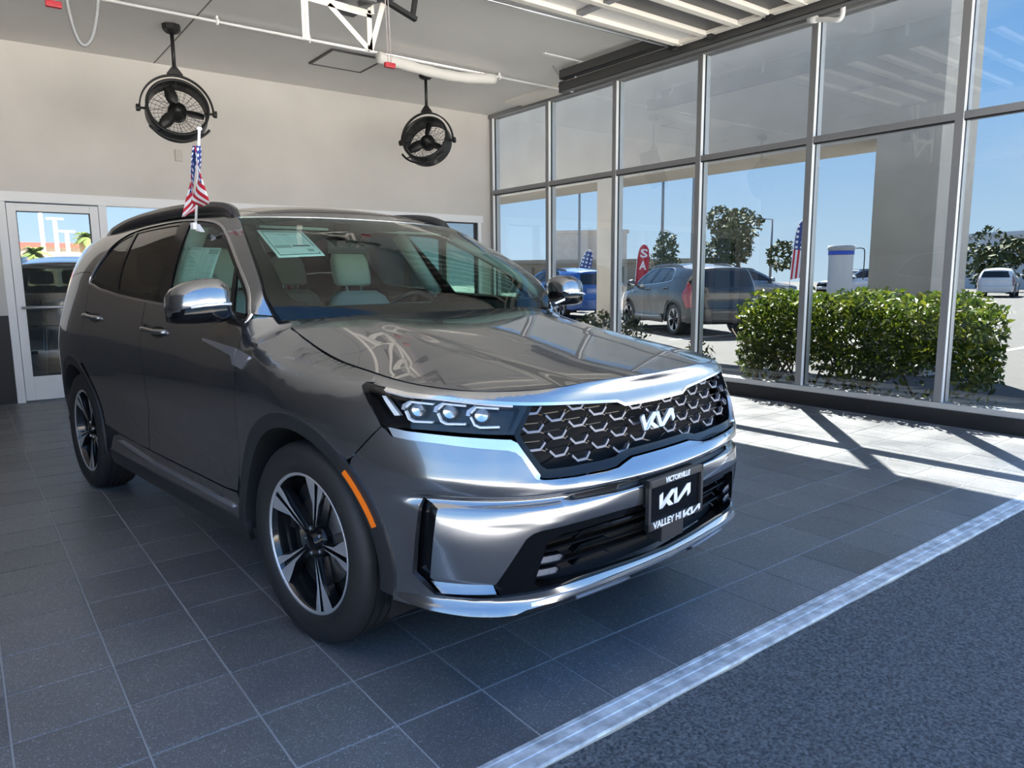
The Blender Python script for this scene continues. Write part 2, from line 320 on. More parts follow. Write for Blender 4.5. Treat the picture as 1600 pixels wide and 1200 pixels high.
# pull the top of the wing exactly on to the hood shut line
_zz = shut_z(UG); _oo = shut_off(UG)
for _i, _u in enumerate(UG):
    if _u > 1.93: break
    _c = _oo[_i] - np.interp(_zz[_i], ZG, _T[_i]); _f = np.clip((1.93 - _u) / .09, 0, 1); _w = np.clip((ZG - (_zz[_i] - .075)) / .075, 0, 1)
    _T[_i] += _c * _f * _w * _w * (3 - 2 * _w)
def _cub(t): return np.stack([-.5*t+t*t-.5*t**3, 1-2.5*t*t+1.5*t**3, .5*t+2*t*t-1.5*t**3, -.5*t*t+.5*t**3])
def boff(u, z):
    u = np.abs(np.asarray(u, float)); z = np.asarray(z, float)
    a = np.clip(u / .012, 0, len(UG) - 1.001); i = a.astype(int); fa = _cub(a - i)
    b = np.clip((z - .16) / .004, 0, len(ZG) - 1.001); j = b.astype(int); fb = _cub(b - j)
    r = 0
    for p in range(4):
        ii = np.clip(np.abs(i + p - 1), 0, len(UG) - 1)
        for q in range(4):
            r = r + fa[p] * fb[q] * _T[ii, np.clip(j + q - 1, 0, len(ZG) - 1)]
    return r
def bsurf(uz, out=0.):
    """(u,z) -> xyz on the right-hand side of the car (y<0); negative u mirrors across the centre"""
    uz = np.atleast_2d(np.asarray(uz, float)); u = uz[:, 0]; z = uz[:, 1]; a = np.abs(u)
    c = cfun(a); n = cnorm(a); o = boff(a, z) - out
    p = c - o[:, None] * n
    return np.stack([p[:, 0], -np.sign(u + 1e-12) * p[:, 1], z], 1)
# ================================================================== THE PLACE
XG, YB, ZC = 6.82, 9.42, 3.77
# ---- materials
tile_m = mat('speckled_dark_porcelain', (.05,.052,.06), .38)
_tc = N(tile_m, 'ShaderNodeTexCoord'); _oi = N(tile_m, 'ShaderNodeObjectInfo')
_vo = N(tile_m, 'ShaderNodeTexVoronoi'); _vo.inputs['Scale'].default_value = 300; _ge = N(tile_m, 'ShaderNodeNewGeometry'); L(tile_m, _ge.outputs['Position'], _vo.inputs['Vector'])
_sp = N(tile_m, 'ShaderNodeSeparateColor'); L(tile_m, _vo.outputs['Color'], _sp.inputs[0])
_c1 = ramp(tile_m, _sp.outputs[0], [(.66,(.130,.132,.138)), (.80,(.175,.178,.186)), (.96,(.22,.225,.235)), (1.0,(.42,.43,.45))])
_nz = N(tile_m, 'ShaderNodeTexNoise'); _nz.inputs['Scale'].default_value = 2.2; _nz.inputs['Detail'].default_value = 5; L(tile_m, _ge.outputs['Position'], _nz.inputs['Vector'])
_v = ramp(tile_m, _nz.outputs['Fac'], [(.3,(.80,.80,.82)), (.7,(1.15,1.13,1.10))])
_mx = N(tile_m, 'ShaderNodeMix', data_type='RGBA', blend_type='MULTIPLY'); _mx.inputs[0].default_value = 1; L(tile_m, _c1, _mx.inputs[6]); L(tile_m, _v, _mx.inputs[7])
_rv = N(tile_m, 'ShaderNodeMapRange'); _rv.inputs[3].default_value = .88; _rv.inputs[4].default_value = 1.12; L(tile_m, _oi.outputs['Random'], _rv.inputs[0])
_m2 = N(tile_m, 'ShaderNodeVectorMath', operation='SCALE'); L(tile_m, _mx.outputs[2], _m2.inputs[0]); L(tile_m, _rv.outputs[0], _m2.inputs['Scale']); L(tile_m, _m2.outputs[0], bsdf(tile_m).inputs['Base Color'])
_rr = ramp(tile_m, _nz.outputs['Fac'], [(.3,(.30,.30,.30)), (.7,(.46,.46,.46))]); L(tile_m, _rr, bsdf(tile_m).inputs['Roughness'])
grout_m = mat('pale_grout', (.34,.345,.355), .9)
asphalt_m = mat('dark_asphalt', (.035,.037,.042), .85)
_nz = noise_col(asphalt_m, 95, (.045,.047,.051), (.19,.195,.205), .35, .70, 3, .6, 'Object', 1.0, .012)
lot_m = mat('sunlit_asphalt', (.16,.155,.15), .9); noise_col(lot_m, 3, (.050,.049,.048), (.068,.066,.064), .3, .7, 8)
concrete_m = mat('pale_concrete', (.34,.33,.31), .9); noise_col(concrete_m, 1.5, (.42,.41,.39), (.52,.505,.48), .3, .7, 8)
stucco_m = mat('off_white_stucco', (.74,.72,.695), .92); noise_col(stucco_m, 1.2, (.63,.602,.565), (.71,.68,.64), .3, .7, 8)
_nb = N(stucco_m, 'ShaderNodeTexNoise'); _nb.inputs['Scale'].default_value = 140; _tc = N(stucco_m, 'ShaderNodeTexCoord'); L(stucco_m, _tc.outputs['Object'], _nb.inputs['Vector']); _b = N(stucco_m, 'ShaderNodeBump'); _b.inputs['Strength'].default_value = .25; _b.inputs['Distance'].default_value = .004; L(stucco_m, _nb.outputs['Fac'], _b.inputs['Height']); L(stucco_m, _b.outputs[0], bsdf(stucco_m).inputs['Normal'])
ceil_m = mat('grey_plaster_ceiling', (.56,.55,.535), .95); noise_col(ceil_m, .8, (.74,.725,.70), (.82,.80,.775), .3, .7, 7)
white_m = mat('white_painted_metal', (.90,.90,.90), .35)
cream_m = mat('cream_painted_steel', (.78,.74,.67), .45)
alum_m = mat('clear_aluminium', (.62,.63,.65), .38, .75)
alum_side = mat('grey_aluminium', (.30,.30,.31), .45, .6)
gasket_m = mat('black_gasket', (.008,.008,.01), .5)
black_m = mat('black_painted_base', (.012,.012,.014), .5)
blackmetal = mat('black_powder_coated_steel', (.012,.012,.012), .45)
galv_m = mat('galvanised_track', (.085,.085,.085), .5, .5)
pane_m = glass('clear_wall_pane', (.615,.635,.64), .05)
door_pane_m = glass('storefront_pane', (.60,.64,.64), .42)
dark_glass_m = mat('door_section_glazing', (.018,.018,.02), .35)
tan_m = mat('tan_stucco', (.46,.36,.25), .9); redroof_m = mat('red_roof_band', (.40,.07,.05), .7)
bark_m = mat('grey_brown_bark', (.16,.12,.085), .9); dryfrond_m = mat('dry_palm_skirt', (.30,.21,.11), .9)
frond_m = mat('palm_frond', (.10,.14,.035), .6)
leaf_m = mat('glossy_hedge_leaf', (.16,.26,.03), .35); 
_oi = N(leaf_m, 'ShaderNodeNewGeometry'); _lc = ramp(leaf_m, _oi.outputs['Random Per Island'], [(0,(.025,.055,.007)), (.5,(.09,.15,.014)), (1,(.26,.29,.025))]); L(leaf_m, _lc, bsdf(leaf_m).inputs['Base Color'])
_tb = N(leaf_m, 'ShaderNodeBsdfTranslucent'); L(leaf_m, _lc, _tb.inputs[0]); _mxs = N(leaf_m, 'ShaderNodeMixShader'); _mxs.inputs[0].default_value = .25; _out = [n for n in leaf_m.node_tree.nodes if n.type == 'OUTPUT_MATERIAL'][0]
L(leaf_m, bsdf(leaf_m).outputs[0], _mxs.inputs[1]); L(leaf_m, _tb.outputs[0], _mxs.inputs[2]); L(leaf_m, _mxs.outputs[0], _out.inputs[0])
tree_m = mat('dull_green_tree_leaf', (.05,.075,.02), .7); _oi = N(tree_m, 'ShaderNodeNewGeometry'); L(tree_m, ramp(tree_m, _oi.outputs['Random Per Island'], [(0,(.03,.045,.012)), (1,(.10,.12,.035))]), bsdf(tree_m).inputs['Base Color'])
rock_m = mat('pale_boulder', (.50,.46,.40), .9); noise_col(rock_m, 9, (.40,.37,.32), (.60,.56,.49), .3, .7, 6)
soil_m = mat('dry_soil', (.22,.18,.135), .95); noise_col(soil_m, 20, (.15,.12,.09), (.27,.225,.17), .3, .7, 6)
pole_m = mat('grey_lamp_post', (.30,.30,.30), .5, .5)
line_m = mat('white_road_paint', (.75,.75,.73), .8)
fascia_m = mat('taupe_stucco', (.36,.335,.30), .9); noise_col(fascia_m, 2, (.46,.43,.385), (.53,.50,.45), .3, .7, 6)
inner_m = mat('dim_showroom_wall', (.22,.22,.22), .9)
chair_m = mat('beige_chair_shell', (.55,.47,.36), .5); wood_m = mat('dark_table_top', (.06,.05,.045), .4)

# ---- floor: tiles laid one by one
PX0, PY0, TX, TY = .0024, 1.478, .3050, .3024
floor = MB(); floor.box((-4.7, PY0, -.2), (6.76, YB + 7, -.0025)); floor = floor.build('floor', grout_m); tag(floor, kind='structure')
NI0, NI1, NJ = -15, 22, 27
def cam_px(P):
    q = cam.matrix_world.inverted() @ Vector(P)
    if q.z > -.05: return None
    return 800 + 1130.2*q.x/-q.z, 600 - 1130.2*q.y/-q.z, -q.z
tile_me = None; cand = []; g_ = .0058
for i in range(NI0, NI1):
    for j in range(NJ):
        x, y = PX0 + (i + .5)*TX, PY0 + (j + .5)*TY
        if x > 6.66 or y > YB: continue
        p = cam_px((x, y, 0)); area = 0
        if p and -120 < p[0] < 1720 and -50 < p[1] < 1330: area = 1 / (p[2]**3)
        # tiles wholly under the car are hidden
        cx_, cy_ = x - 1.8102, y - 2.5473; lx = math.cos(1.4504)*cx_ - math.sin(1.4504)*cy_; ly = math.sin(1.4504)*cx_ + math.cos(1.4504)*cy_
        if -3.6 < lx < .5 and abs(ly) < .6: area *= .02
        cand.append((area, i, j, x, y))
cand.sort(reverse=True)
def tile_geo():
    hx, hy, b = TX/2 - g_/2, TY/2 - g_/2, .0015
    V = [(-hx,-hy,-.006),(hx,-hy,-.006),(hx,hy,-.006),(-hx,hy,-.006),(-hx,-hy,-b),(hx,-hy,-b),(hx,hy,-b),(-hx,hy,-b),(-hx+b,-hy+b,0),(hx-b,-hy+b,0),(hx-b,hy-b,0),(-hx+b,hy-b,0)]
    F = [(8,9,10,11)] + [(k, (k+1) % 4, 4+(k+1) % 4, 4+k) for k in range(4)] + [(4+k, 4+(k+1) % 4, 8+(k+1) % 4, 8+k) for k in range(4)]
    return V, F
_tv, _tf = tile_geo(); t0 = mesh('floor_tile', _tv, _tf, tile_m, floor); first = True
rest = MB()
for n, (a, i, j, x, y) in enumerate(cand):
    if n < 300 and a > 0:
        o = t0 if first else t0.copy()
        if not first: COL.objects.link(o)
        first = False; o.parent = floor; o.location = (x, y, RNG.uniform(-.0006, .0004)); o.rotation_euler = (RNG.normal(0, .0008), RNG.normal(0, .0008), 0)
    else: rest.add([(vx + x, vy + y, vz) for vx, vy, vz in _tv], _tf)
o = rest.build('floor_tile_field', tile_m, floor); tag(o, kind='stuff')
# ---- metal threshold strip and asphalt
thr_m = mat('worn_aluminium_threshold', (.62,.64,.67), .5, .25); noise_col(thr_m, 14, (.40,.41,.43), (.82,.83,.85), .35, .65, 8)
pieces = [(-4.7,-1.3),(-1.297,1.57),(1.573,3.03),(3.033,6.05),(6.053,6.76)]
thr = empty('threshold_strip', (0, PY0, 0)); tag(thr, 'long worn aluminium threshold strip between tiles and asphalt', 'threshold')
for a, b in pieces:
    mb = MB(); ys = [(-.103,-.003),(-.100,.006),(-.078,.006),(-.076,.003),(-.056,.003),(-.054,.006),(-.036,.006),(-.034,.003),(-.018,.003),(-.016,.005),(-.002,.005),(0,-.003)]
    V = [(x, y, z) for x in (a, b) for y, z in ys]; n = len(ys); mb.add(V, [(k, n+k, n+k+1, k+1) for k in range(n-1)] + [tuple(range(n)), tuple(range(2*n-1, n-1, -1))]); mb.build('threshold_plate', thr_m, thr)
mb = MB(); 
_e = [(-7, PY0-.10)] + [(x, PY0 - .104 - .008*random.random()) for x in np.arange(-6.8, 9, .09)] + [(9, PY0-.10)]
V = [(x, y, -.004) for x, y in _e] + [(x, -1.0, -.004) for x, y in _e]; n = len(_e); mb.add(V, [(i, i+1, n+i+1, n+i) for i in range(n-1)]); o = mb.build('floor_asphalt', asphalt_m); tag(o, kind='structure')
mb = MB(); mb.box((-60,-90,-.3),(60,-1.0,-.006)); o = mb.build('floor_forecourt', concrete_m); tag(o, kind='structure')
mb = MB(); mb.box((7.9,-1.0,-.4),(130,130,-.10)); o = mb.build('floor_parking_lot', lot_m); tag(o, kind='structure')
mb = MB(); mb.box((6.86,-1.0,-.4),(9.1,16,-.07)); o = mb.build('floor_planting_bed', soil_m); tag(o, kind='structure')

# ---- back wall with storefront opening (x .45..6.55, z 0..2.24)
SX0, SX1, SZ = .42, 6.58, 2.245
mb = MB(); mb.box((-.3, YB, SZ), (XG + .1, YB + .2, ZC + .2)); mb.box((SX1, YB, 0), (XG + .1, YB + .2, SZ)); mb.box((-.3, YB, .95), (SX0, YB + .2, SZ)); o = mb.build('wall_back', stucco_m); tag(o, kind='structure')
mb = MB(); mb.box((-4.7, YB, .95), (-.302, YB + .2, ZC + .2)); o = mb.build('wall_back_taupe', mat('taupe_back_wall', (.10,.088,.078), .8)); tag(o, kind='structure')  # unseen stretch, added dark to weaken its reflection in the car doors
mb = MB(); mb.box((-4.7, YB - .012, 0), (SX0 - .002, YB + .2, .95)); o = mb.build('trim_1', black_m); tag(o, kind='structure')
mb = MB(); mb.box((-4.9, 1.40, 0), (-4.7, YB + .2, ZC + .2)); o = mb.build('wall_left', mat('dark_taupe_wall', (.075,.066,.058), .8)); tag(o, kind='structure')
# ceiling slab, roof, front header
mb = MB(); mb.box((-4.9, 1.40, ZC), (XG + .18, YB + .2, ZC + .35)); o = mb.build('ceiling', ceil_m); tag(o, kind='structure')
mb = MB(); mb.box((-4.9, 1.15, ZC), (XG + .18, 1.40, 4.55)); mb.box((-4.9, 1.40, ZC + .35), (-4.7, 16, 5.0)); mb.box((XG - .02, 1.15, ZC + .02), (XG + .18, 16, ZC + .8)); mb.box((-4.9, YB + .2, ZC + .3), (XG + .18, 17, ZC + .6)); mb.box((XG, YB + .21, -.1), (XG + .18, 17, ZC + .4)); mb.box((-4.9, 16.8, -.1), (XG + .18, 17, ZC + .4)); o = mb.build('wall_front', stucco_m); tag(o, kind='structure')
# ceiling seam
mb = MB(); mb.box((2.045, 1.5, ZC - .0015), (2.060, YB, ZC + .01)); o = mb.build('trim_2', mat('dark_seam', (.22,.215,.21), .9)); tag(o, kind='structure')
for nm, y in (('trim_3', 5.6),):
    mb = MB(); mb.box((-4.7, y, ZC - .0012), (XG, y + .010, ZC + .01)); o = mb.build(nm, bpy.data.materials['dark_seam']); tag(o, kind='structure')

# ---- storefront framing
def frame_member(mb, lo, hi): mb.box(lo, hi, bev=.003)
y0, y1 = YB - .02, YB + .11
mb = MB(); frame_member(mb, (SX0 - .04, y0 - .01, 2.145), (SX1 + .03, y1, SZ + .005)); frame_member(mb, (SX0 - .0, y0, 0), (SX0 + .075, y1, 2.1445)); frame_member(mb, (1.355, y0, 0), (1.435, y1, 2.1445)); frame_member(mb, (SX1 - .06, y0, 0), (SX1, y1, 2.1445))
frame_member(mb, (1.4355, y0, 0), (SX1 - .0605, y1, .12))
for x in (3.36, 4.60): frame_member(mb, (x, y0 + .001, .121), (x + .075, y1 - .001, 2.1445))
o = mb.build('window_1', white_m); tag(o, kind='structure')
mb = MB(); frame_member(mb, (5.86, y0 + .02, .1), (5.94, y1, 2.15)); mb.box((6.50, y0 + .03, .12), (6.53, y1 - .02, 2.145)); mb.box((5.94, y0 + .03, 2.13), (6.52, y1 - .02, 2.146)); mb.build('dark_mullion', gasket_m, o)
for a, b in ((1.435,3.36),(3.435,4.60),(4.675,5.86),(5.94,6.50)):
    mb = MB(); mb.box((a, YB + .045, .12), (b, YB + .052, 2.145)); mb.build('pane', door_pane_m, o)
dr = MB(); lo_x, hi_x = .500, 1.350
for lo, hi in (((lo_x, y0, .02), (lo_x + .085, y1 - .06, 2.13)), ((hi_x - .085, y0, .02), (hi_x, y1 - .06, 2.13)), ((lo_x + .0855, y0, 2.05), (hi_x - .0855, y1 - .06, 2.13)), ((lo_x + .0855, y0, .02), (hi_x - .0855, y1 - .06, .28))): frame_member(dr, lo, hi)
door = dr.build('door_1', white_m); tag(door, kind='structure')
mb = MB(); mb.box((lo_x + .08, YB + .01, .275), (hi_x - .08, YB + .017, 2.055)); mb.build('pane', door_pane_m, door)
mb = MB(); mb.tube([(lo_x + .04, y0 - .06, 1.03), (hi_x - .04, y0 - .06, 1.03)], .014, 10); mb.bar((lo_x + .06, y0, 1.03), (lo_x + .06, y0 - .06, 1.03), .03); mb.bar((hi_x - .06, y0, 1.03), (hi_x - .06, y0 - .06, 1.03), .03); mb.build('push_bar', alum_m, door)
mb = MB(); 
for a, b in (((lo_x+.083, y0-.002, .283), (hi_x-.083, y0+.01, .29)), ((lo_x+.083, y0-.002, 2.043), (hi_x-.083, y0+.01, 2.05)), ((lo_x+.083, y0-.002, .283), (lo_x+.089, y0+.01, 2.05)), ((hi_x-.089, y0-.002, .283), (hi_x-.083, y0+.01, 2.05))): mb.box(a, b)
mb.build('gasket', gasket_m, door)
mb = MB(); mb.box((2.205, YB - .02, 2.70), (2.285, YB + .01, 2.83), bev=.006); o = mb.build('wall_box', mat('beige_plastic', (.55,.51,.46), .5)); tag(o, 'small beige box high on the white back wall', 'junction box')

# ---- showroom behind the storefront
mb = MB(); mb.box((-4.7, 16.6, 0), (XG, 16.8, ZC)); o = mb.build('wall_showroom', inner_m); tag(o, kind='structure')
def bar_table(x, y, lab):
    t = empty('bar_table', (x, y, 0)); tag(t, lab, 'table', 'bar tables inside the showroom')
    mb = MB(); mb.box((-.75,-.35,1.02),(.75,.35,1.06), bev=.006); mb.build('table_top', wood_m, t)
    for dx in (-.45, .45): mb = MB(); mb.box((dx-.04,-.04,.02),(dx+.04,.04,1.02)); mb.box((dx-.05,-.28,0),(dx+.05,.28,.03)); mb.build('leg', alum_m, t)
def bar_chair(x, y, rz, lab):
    t = empty('bar_chair', (x, y, 0), rz); tag(t, lab, 'chair', 'bar chairs inside the showroom')
    mb = MB(); mb.box((-.2,-.2,.74),(.2,.2,.78), bev=.015); mb.build('seat', chair_m, t)
    mb = MB(); mb.box((-.2,.17,.78),(.2,.20,1.08), bev=.012); mb.build('backrest', chair_m, t)
    for sx in (-1, 1):
        for sy in (-1, 1): mb = MB(); mb.tube([(sx*.17, sy*.17, .75), (sx*.21, sy*.21, 0)], .012, 8); mb.build('leg', alum_m, t)
    mb = MB(); mb.tube([(-.19,-.19,.30),(.19,-.19,.30),(.19,.19,.30),(-.19,.19,.30)], .009, 6, closed=True); mb.build('foot_rest', alum_m, t)
bar_table(1.6, 11.6, 'dark topped bar table behind the white glass door')
bar_chair(1.05, 11.1, math.pi, 'beige bar chair nearest the white glass door'); bar_chair(1.75, 11.0, math.pi, 'beige bar chair right of the first behind the glass door')

# ---- glass wall on the right
curb = MB(); curb.box((6.735, 1.30, -.1), (6.93, YB, .135), bev=.006); o = curb.build('baseboard_right', black_m); tag(o, kind='structure')
gw = MB()
gw.box((6.755, 1.32, .135), (6.90, YB, .190), bev=.003); win = gw.build('window_2', alum_m); tag(win, kind='structure')
mb = MB(); mb.box((6.40, 1.42, ZC - .035), (6.73, YB - .9, ZC - .001), bev=.004); mb.build('head_trim', cream_m, win)
mb = MB(); mb.box((6.75, 1.32, ZC - .06), (6.90, YB, ZC - .001)); mb.build('head_rail', alum_side, win)
MY = [9.37, 8.036, 6.727, 5.409, 4.060, 2.724, 1.37]
for y in MY:
    mb = MB(); mb.box((6.765, y - .033, .19), (6.90, y + .033, ZC - .06)); mb.build('mullion', alum_side, win)
    mb = MB(); mb.box((6.764, y - .036, .19), (6.806, y - .032, ZC - .06)); mb.build('mullion_lit_plate', white_m, win)  # white plates put the light on the mullion's near side into colour
    mb = MB(); mb.box((6.832, y - .036, .19), (6.901, y - .032, ZC - .06)); mb.build('mullion_lit_plate', white_m, win)
    mb = MB(); mb.box((6.805, y - .0365, .19), (6.833, y - .030, ZC - .06)); mb.build('gasket', gasket_m, win)
for a, b in zip(MY[1:], MY[:-1]):
    mb = MB(); mb.box((6.765, a + .033, 2.575), (6.90, b - .033, 2.635)); mb.build('transom', alum_side, win)
    mb = MB(); mb.box((6.775, a + .033, 2.562), (6.80, b - .033, 2.576)); mb.build('gasket', gasket_m, win)
    for z0, z1 in ((.19, 2.575), (2.635, ZC - .06)):
        mb = MB(); mb.box((6.815, a + .03, z0), (6.823, b - .03, z1)); mb.build('pane', pane_m, win)

# ---- fans
def fan(x, y, yaw, tilt, spin, lab):
    f = empty('ceiling_fan', (x, y, 0)); tag(f, lab, 'fan', 'black drum fans hung from the ceiling')
    zc = 2.965
    mb = MB(); mb.lathe([(0,ZC),(.085,ZC),(.085,ZC-.05),(.06,ZC-.075),(.03,ZC-.085),(0,ZC-.085)], 8, smooth=False); mb.build('ceiling_mount', blackmetal, f)
    mb = MB(); mb.tube([(0,0,ZC-.08),(0,0,3.36)], .018, 10); mb.build('down_rod', blackmetal, f)
    ry = Matrix.Rotation(yaw, 4, 'Z')
    def put(mb, name, m, M4, parent=None): o = mb.build(name, m, parent or f); o.data.transform(M4); return o
    B = Matrix.Translation((0, 0, zc)) @ ry
    mb = MB(); mb.prism([(-.075,.345),(.075,.345),(.02,.42),(-.02,.42)], (0,-.015,0), (1,0,0), (0,0,1), (0,.03,0)); put(mb, 'yoke_bracket', blackmetal, B)
    mb = MB(); P = [(.335*math.cos(t), 0, .335*math.sin(t)) for t in np.linspace(R(-4), R(184), 36)]; n = len(P); V = []; F = []
    for (px, py, pz) in P:
        k = .338/.335; V += [(px*.975, -.022, pz*.975), (px*1.02, -.022, pz*1.02), (px*1.02, .022, pz*1.02), (px*.975, .022, pz*.975)]
    for i in range(n-1):
        for k in range(4): F.append((4*i+k, 4*i+(k+1) % 4, 4*i+4+(k+1) % 4, 4*i+4+k))
    mb.add(V, F, 0, True); put(mb, 'yoke', blackmetal, B)
    for sx in (-1, 1):
        mb = MB(); mb.tube([(sx*.26,0,0),(sx*.35,0,0)], .012, 8); mb.lathe([(0,.33),(.034,.335),(.034,.365),(0,.37)] if sx > 0 else [(0,-.33),(.034,-.335),(.034,-.365),(0,-.37)], 10, 'x', (0,0,0), smooth=False)
        put(mb, 'pivot_knob', blackmetal, B)
    H = B @ Matrix.Rotation(tilt, 4, 'X')          # head: axis along y, open face to -y
    mb = MB(); mb.lathe([(.262,-.095),(.285,-.100),(.290,-.09),(.284,.0),(.290,.09),(.285,.10),(.262,.095),(.276,0)], 64, 'y', close=True); put(mb, 'drum_housing', blackmetal, H)
    for yy, nm in ((.088, 'rear_guard'), (-.092, 'front_guard')):
        mb = MB(); nspoke = 28 if yy > 0 else 14
        for k in range(nspoke):
            a = 2*math.pi*k/nspoke; mb.bar((.06*math.cos(a), yy, .06*math.sin(a)), (.27*math.cos(a + .25), yy, .27*math.sin(a + .25)), .0035, .0035)
        for rr in ((.10,.135,.17,.205,.24) if yy > 0 else (.27,)): mb.tube([(rr*math.cos(t), yy, rr*math.sin(t)) for t in np.linspace(0, 2*math.pi, 41)[:-1]], .0016, 5, closed=True)
        put(mb, nm, blackmetal, H)
    mb = MB(); mb.lathe([(0,-.07),(.035,-.068),(.04,-.04),(.085,-.02),(.09,.07),(0,.085)], 28, 'y'); put(mb, 'motor', blackmetal, H)
    for k in range(3):
        a = spin + 2*math.pi*k/3; mb = MB(); V = []; F = []; n = 9
        for i in range(n):
            r = .06 + .185*i/(n-1); wd = .040 + .020*math.sin(math.pi*min(1, i/(n-1)*1.1)); tw = R(38 - 14*i/(n-1))
            for sg, th in ((-1,-.002),(1,-.002),(1,.002),(-1,.002)): V.append((r, -.02 + sg*wd*math.sin(tw) + th, sg*wd*math.cos(tw)))
        for i in range(n-1):
            for q in range(4): F.append((4*i+q, 4*i+(q+1) % 4, 4*i+4+(q+1) % 4, 4*i+4+q))
        F += [(0,1,2,3), (4*n-4,4*n-3,4*n-2,4*n-1)]; mb.add(V, F, 0, True); put(mb, 'blade', blackmetal, H @ Matrix.Rotation(a, 4, 'Y'))
    mb = MB(); mb.tube([(.340*math.cos(t), -.085, .340*math.sin(t)) for t in np.linspace(R(218), R(322), 24)], .013, 8)
    for t in (R(232), R(308)): mb.bar((.285*math.cos(t), -.04, .285*math.sin(t)), (.340*math.cos(t), -.085, .340*math.sin(t)), .014)
    put(mb, 'tilt_handle', blackmetal, H)
fan(1.915, 7.95, R(-8), R(-14), R(12), 'black drum fan hanging from ceiling above the small flag')
fan(4.775, 7.95, R(-52), R(-22), R(30), 'black drum fan hanging below the white pipe near the glass wall')

# ---- overhead services
cond = empty('conduit', (0, 7.43, 0)); tag(cond, 'thin white conduit running across the ceiling', 'pipe')
mb = MB(); mb.tube([(1.2,0,3.715),(6.70,0,3.715)], .014, 8); mb.build('conduit_tube', white_m, cond)
for x in (2.2, 3.1, 5.5):
    mb = MB(); mb.lathe([(.02,-.012),(.032,-.012),(.032,.012),(.02,.012)], 12, 'x', (x,0,3.715)); mb.box((x-.01,-.008,3.71),(x+.01,.008,ZC-.004)); mb.build('conduit_clamp', white_m, cond)
mb = MB(); P = catmull([(3.80,7.30,3.635),(4.05,7.30,3.615),(4.45,7.32,3.595),(4.9,7.33,3.600),(5.36,7.34,3.655)], 8); mb.tube(P, [.058 + .003*math.sin(i*1.3) for i in range(len(P))], 18)
o = mb.build('wrapped_pipe', mat('white_pipe_wrap', (.80,.78,.74), .8)); tag(o, 'fat white wrapped pipe sagging under the ceiling', 'pipe')
ht = empty('ceiling_hatch', (3.80, 8.05, ZC)); tag(ht, 'square access hatch set in the grey ceiling', 'hatch')
mb = MB(); mb.box((-.30,-.30,-.012),(.30,.30,.0)); mb.build('hatch_panel', ceil_m, ht)
mb = MB()
for a, b in (((-.325,-.325,-.016),(.325,-.297,.0)), ((-.325,.297,-.016),(.325,.325,.0)), ((-.325,-.3,-.016),(-.297,.3,.0)), ((.297,-.3,-.016),(.325,.3,.0))): mb.box(a, b)
mb.build('hatch_frame', galv_m, ht)
# hose loop and pull cords
mb = MB(); mb.tube(catmull([(.640,5,ZC-.002),(.645,5,3.2),(.66,5,2.86),(.69,5,2.70),(.725,5,2.655),(.765,5,2.70),(.80,5,2.82),(.825,5,3.0),(.845,5,3.3),(.85,5,ZC-.002)], 6), .011, 8); o = mb.build('hose_loop', mat('grey_flex_hose', (.30,.30,.29), .5, .3)); tag(o, 'grey flexible hose hanging in a loop from the ceiling', 'hose')
red_m = mat('red_plastic', (.42,.02,.03), .45); cord_m = mat('pale_cord', (.50,.42,.40), .8)
for x, y, z, lab in ((.590, 5.0, 2.85, 'red pull handle on a cord beside the hose loop'), (2.564, 4.75, 2.784, 'red pull handle on two cords below the opener frame')):
    t = empty('pull_handle', (x, y, 0)); tag(t, lab, 'pull handle', 'red door release handles')
    mb = MB(); mb.box((-.040,-.016,z-.018),(.040,.016,z+.016), bev=.008); mb.build('handle', red_m, t)
    mb = MB(); mb.tube([(-.012,0,z+.01),(-.03,0,ZC)], .003, 5); mb.tube([(.012,0,z+.01),(-.01,0,ZC)], .003, 5); mb.build('cord', cord_m, t)
# opener with its hanging frame
op = empty('door_opener', (2.4, 5.0, 0)); tag(op, 'white steel hanging frame carrying a grey overhead door opener', 'door opener')
def angle_bar(a, b, w=.038):
    mb = MB(); mb.bar(a, b, w, .004, up=(0,1,0)); a2 = Vector(a); b2 = Vector(b); mb.bar(a2 + Vector((0,.018,0)), b2 + Vector((0,.018,0)), .004, w, up=(0,1,0)); mb.build('frame_strut', cream_m, op)
angle_bar((-.335,0,2.925),(-.335,0,ZC),.05); angle_bar((-.31,0,3.205),(.165,0,3.185),.05); angle_bar((-.16,0,3.19),(.135,0,2.945)); angle_bar((.145,0,2.94),(.145,0,3.19)); angle_bar((.150,0,2.94),(.30,0,3.40)); angle_bar((.30,0,3.38),(.38,0,ZC)); angle_bar((.16,0,3.19),(.16,.0,ZC),.05)
mb = MB(); mb.box((-.02,-.16,3.215),(.13,.22,3.46), bev=.01); mb.build('opener_box', mat('grey_opener_housing', (.16,.16,.165), .5), op)
mb = MB(); mb.bar((.16,-.02,3.33),(.52,-.02,3.215),.04,.03); mb.bar((.49,-.02,3.225),(.53,-.02,3.42),.035,.03); mb.bar((.02,-.1,3.20),(.3,-.1,3.30),.03,.03); mb.build('release_arm', blackmetal, op)

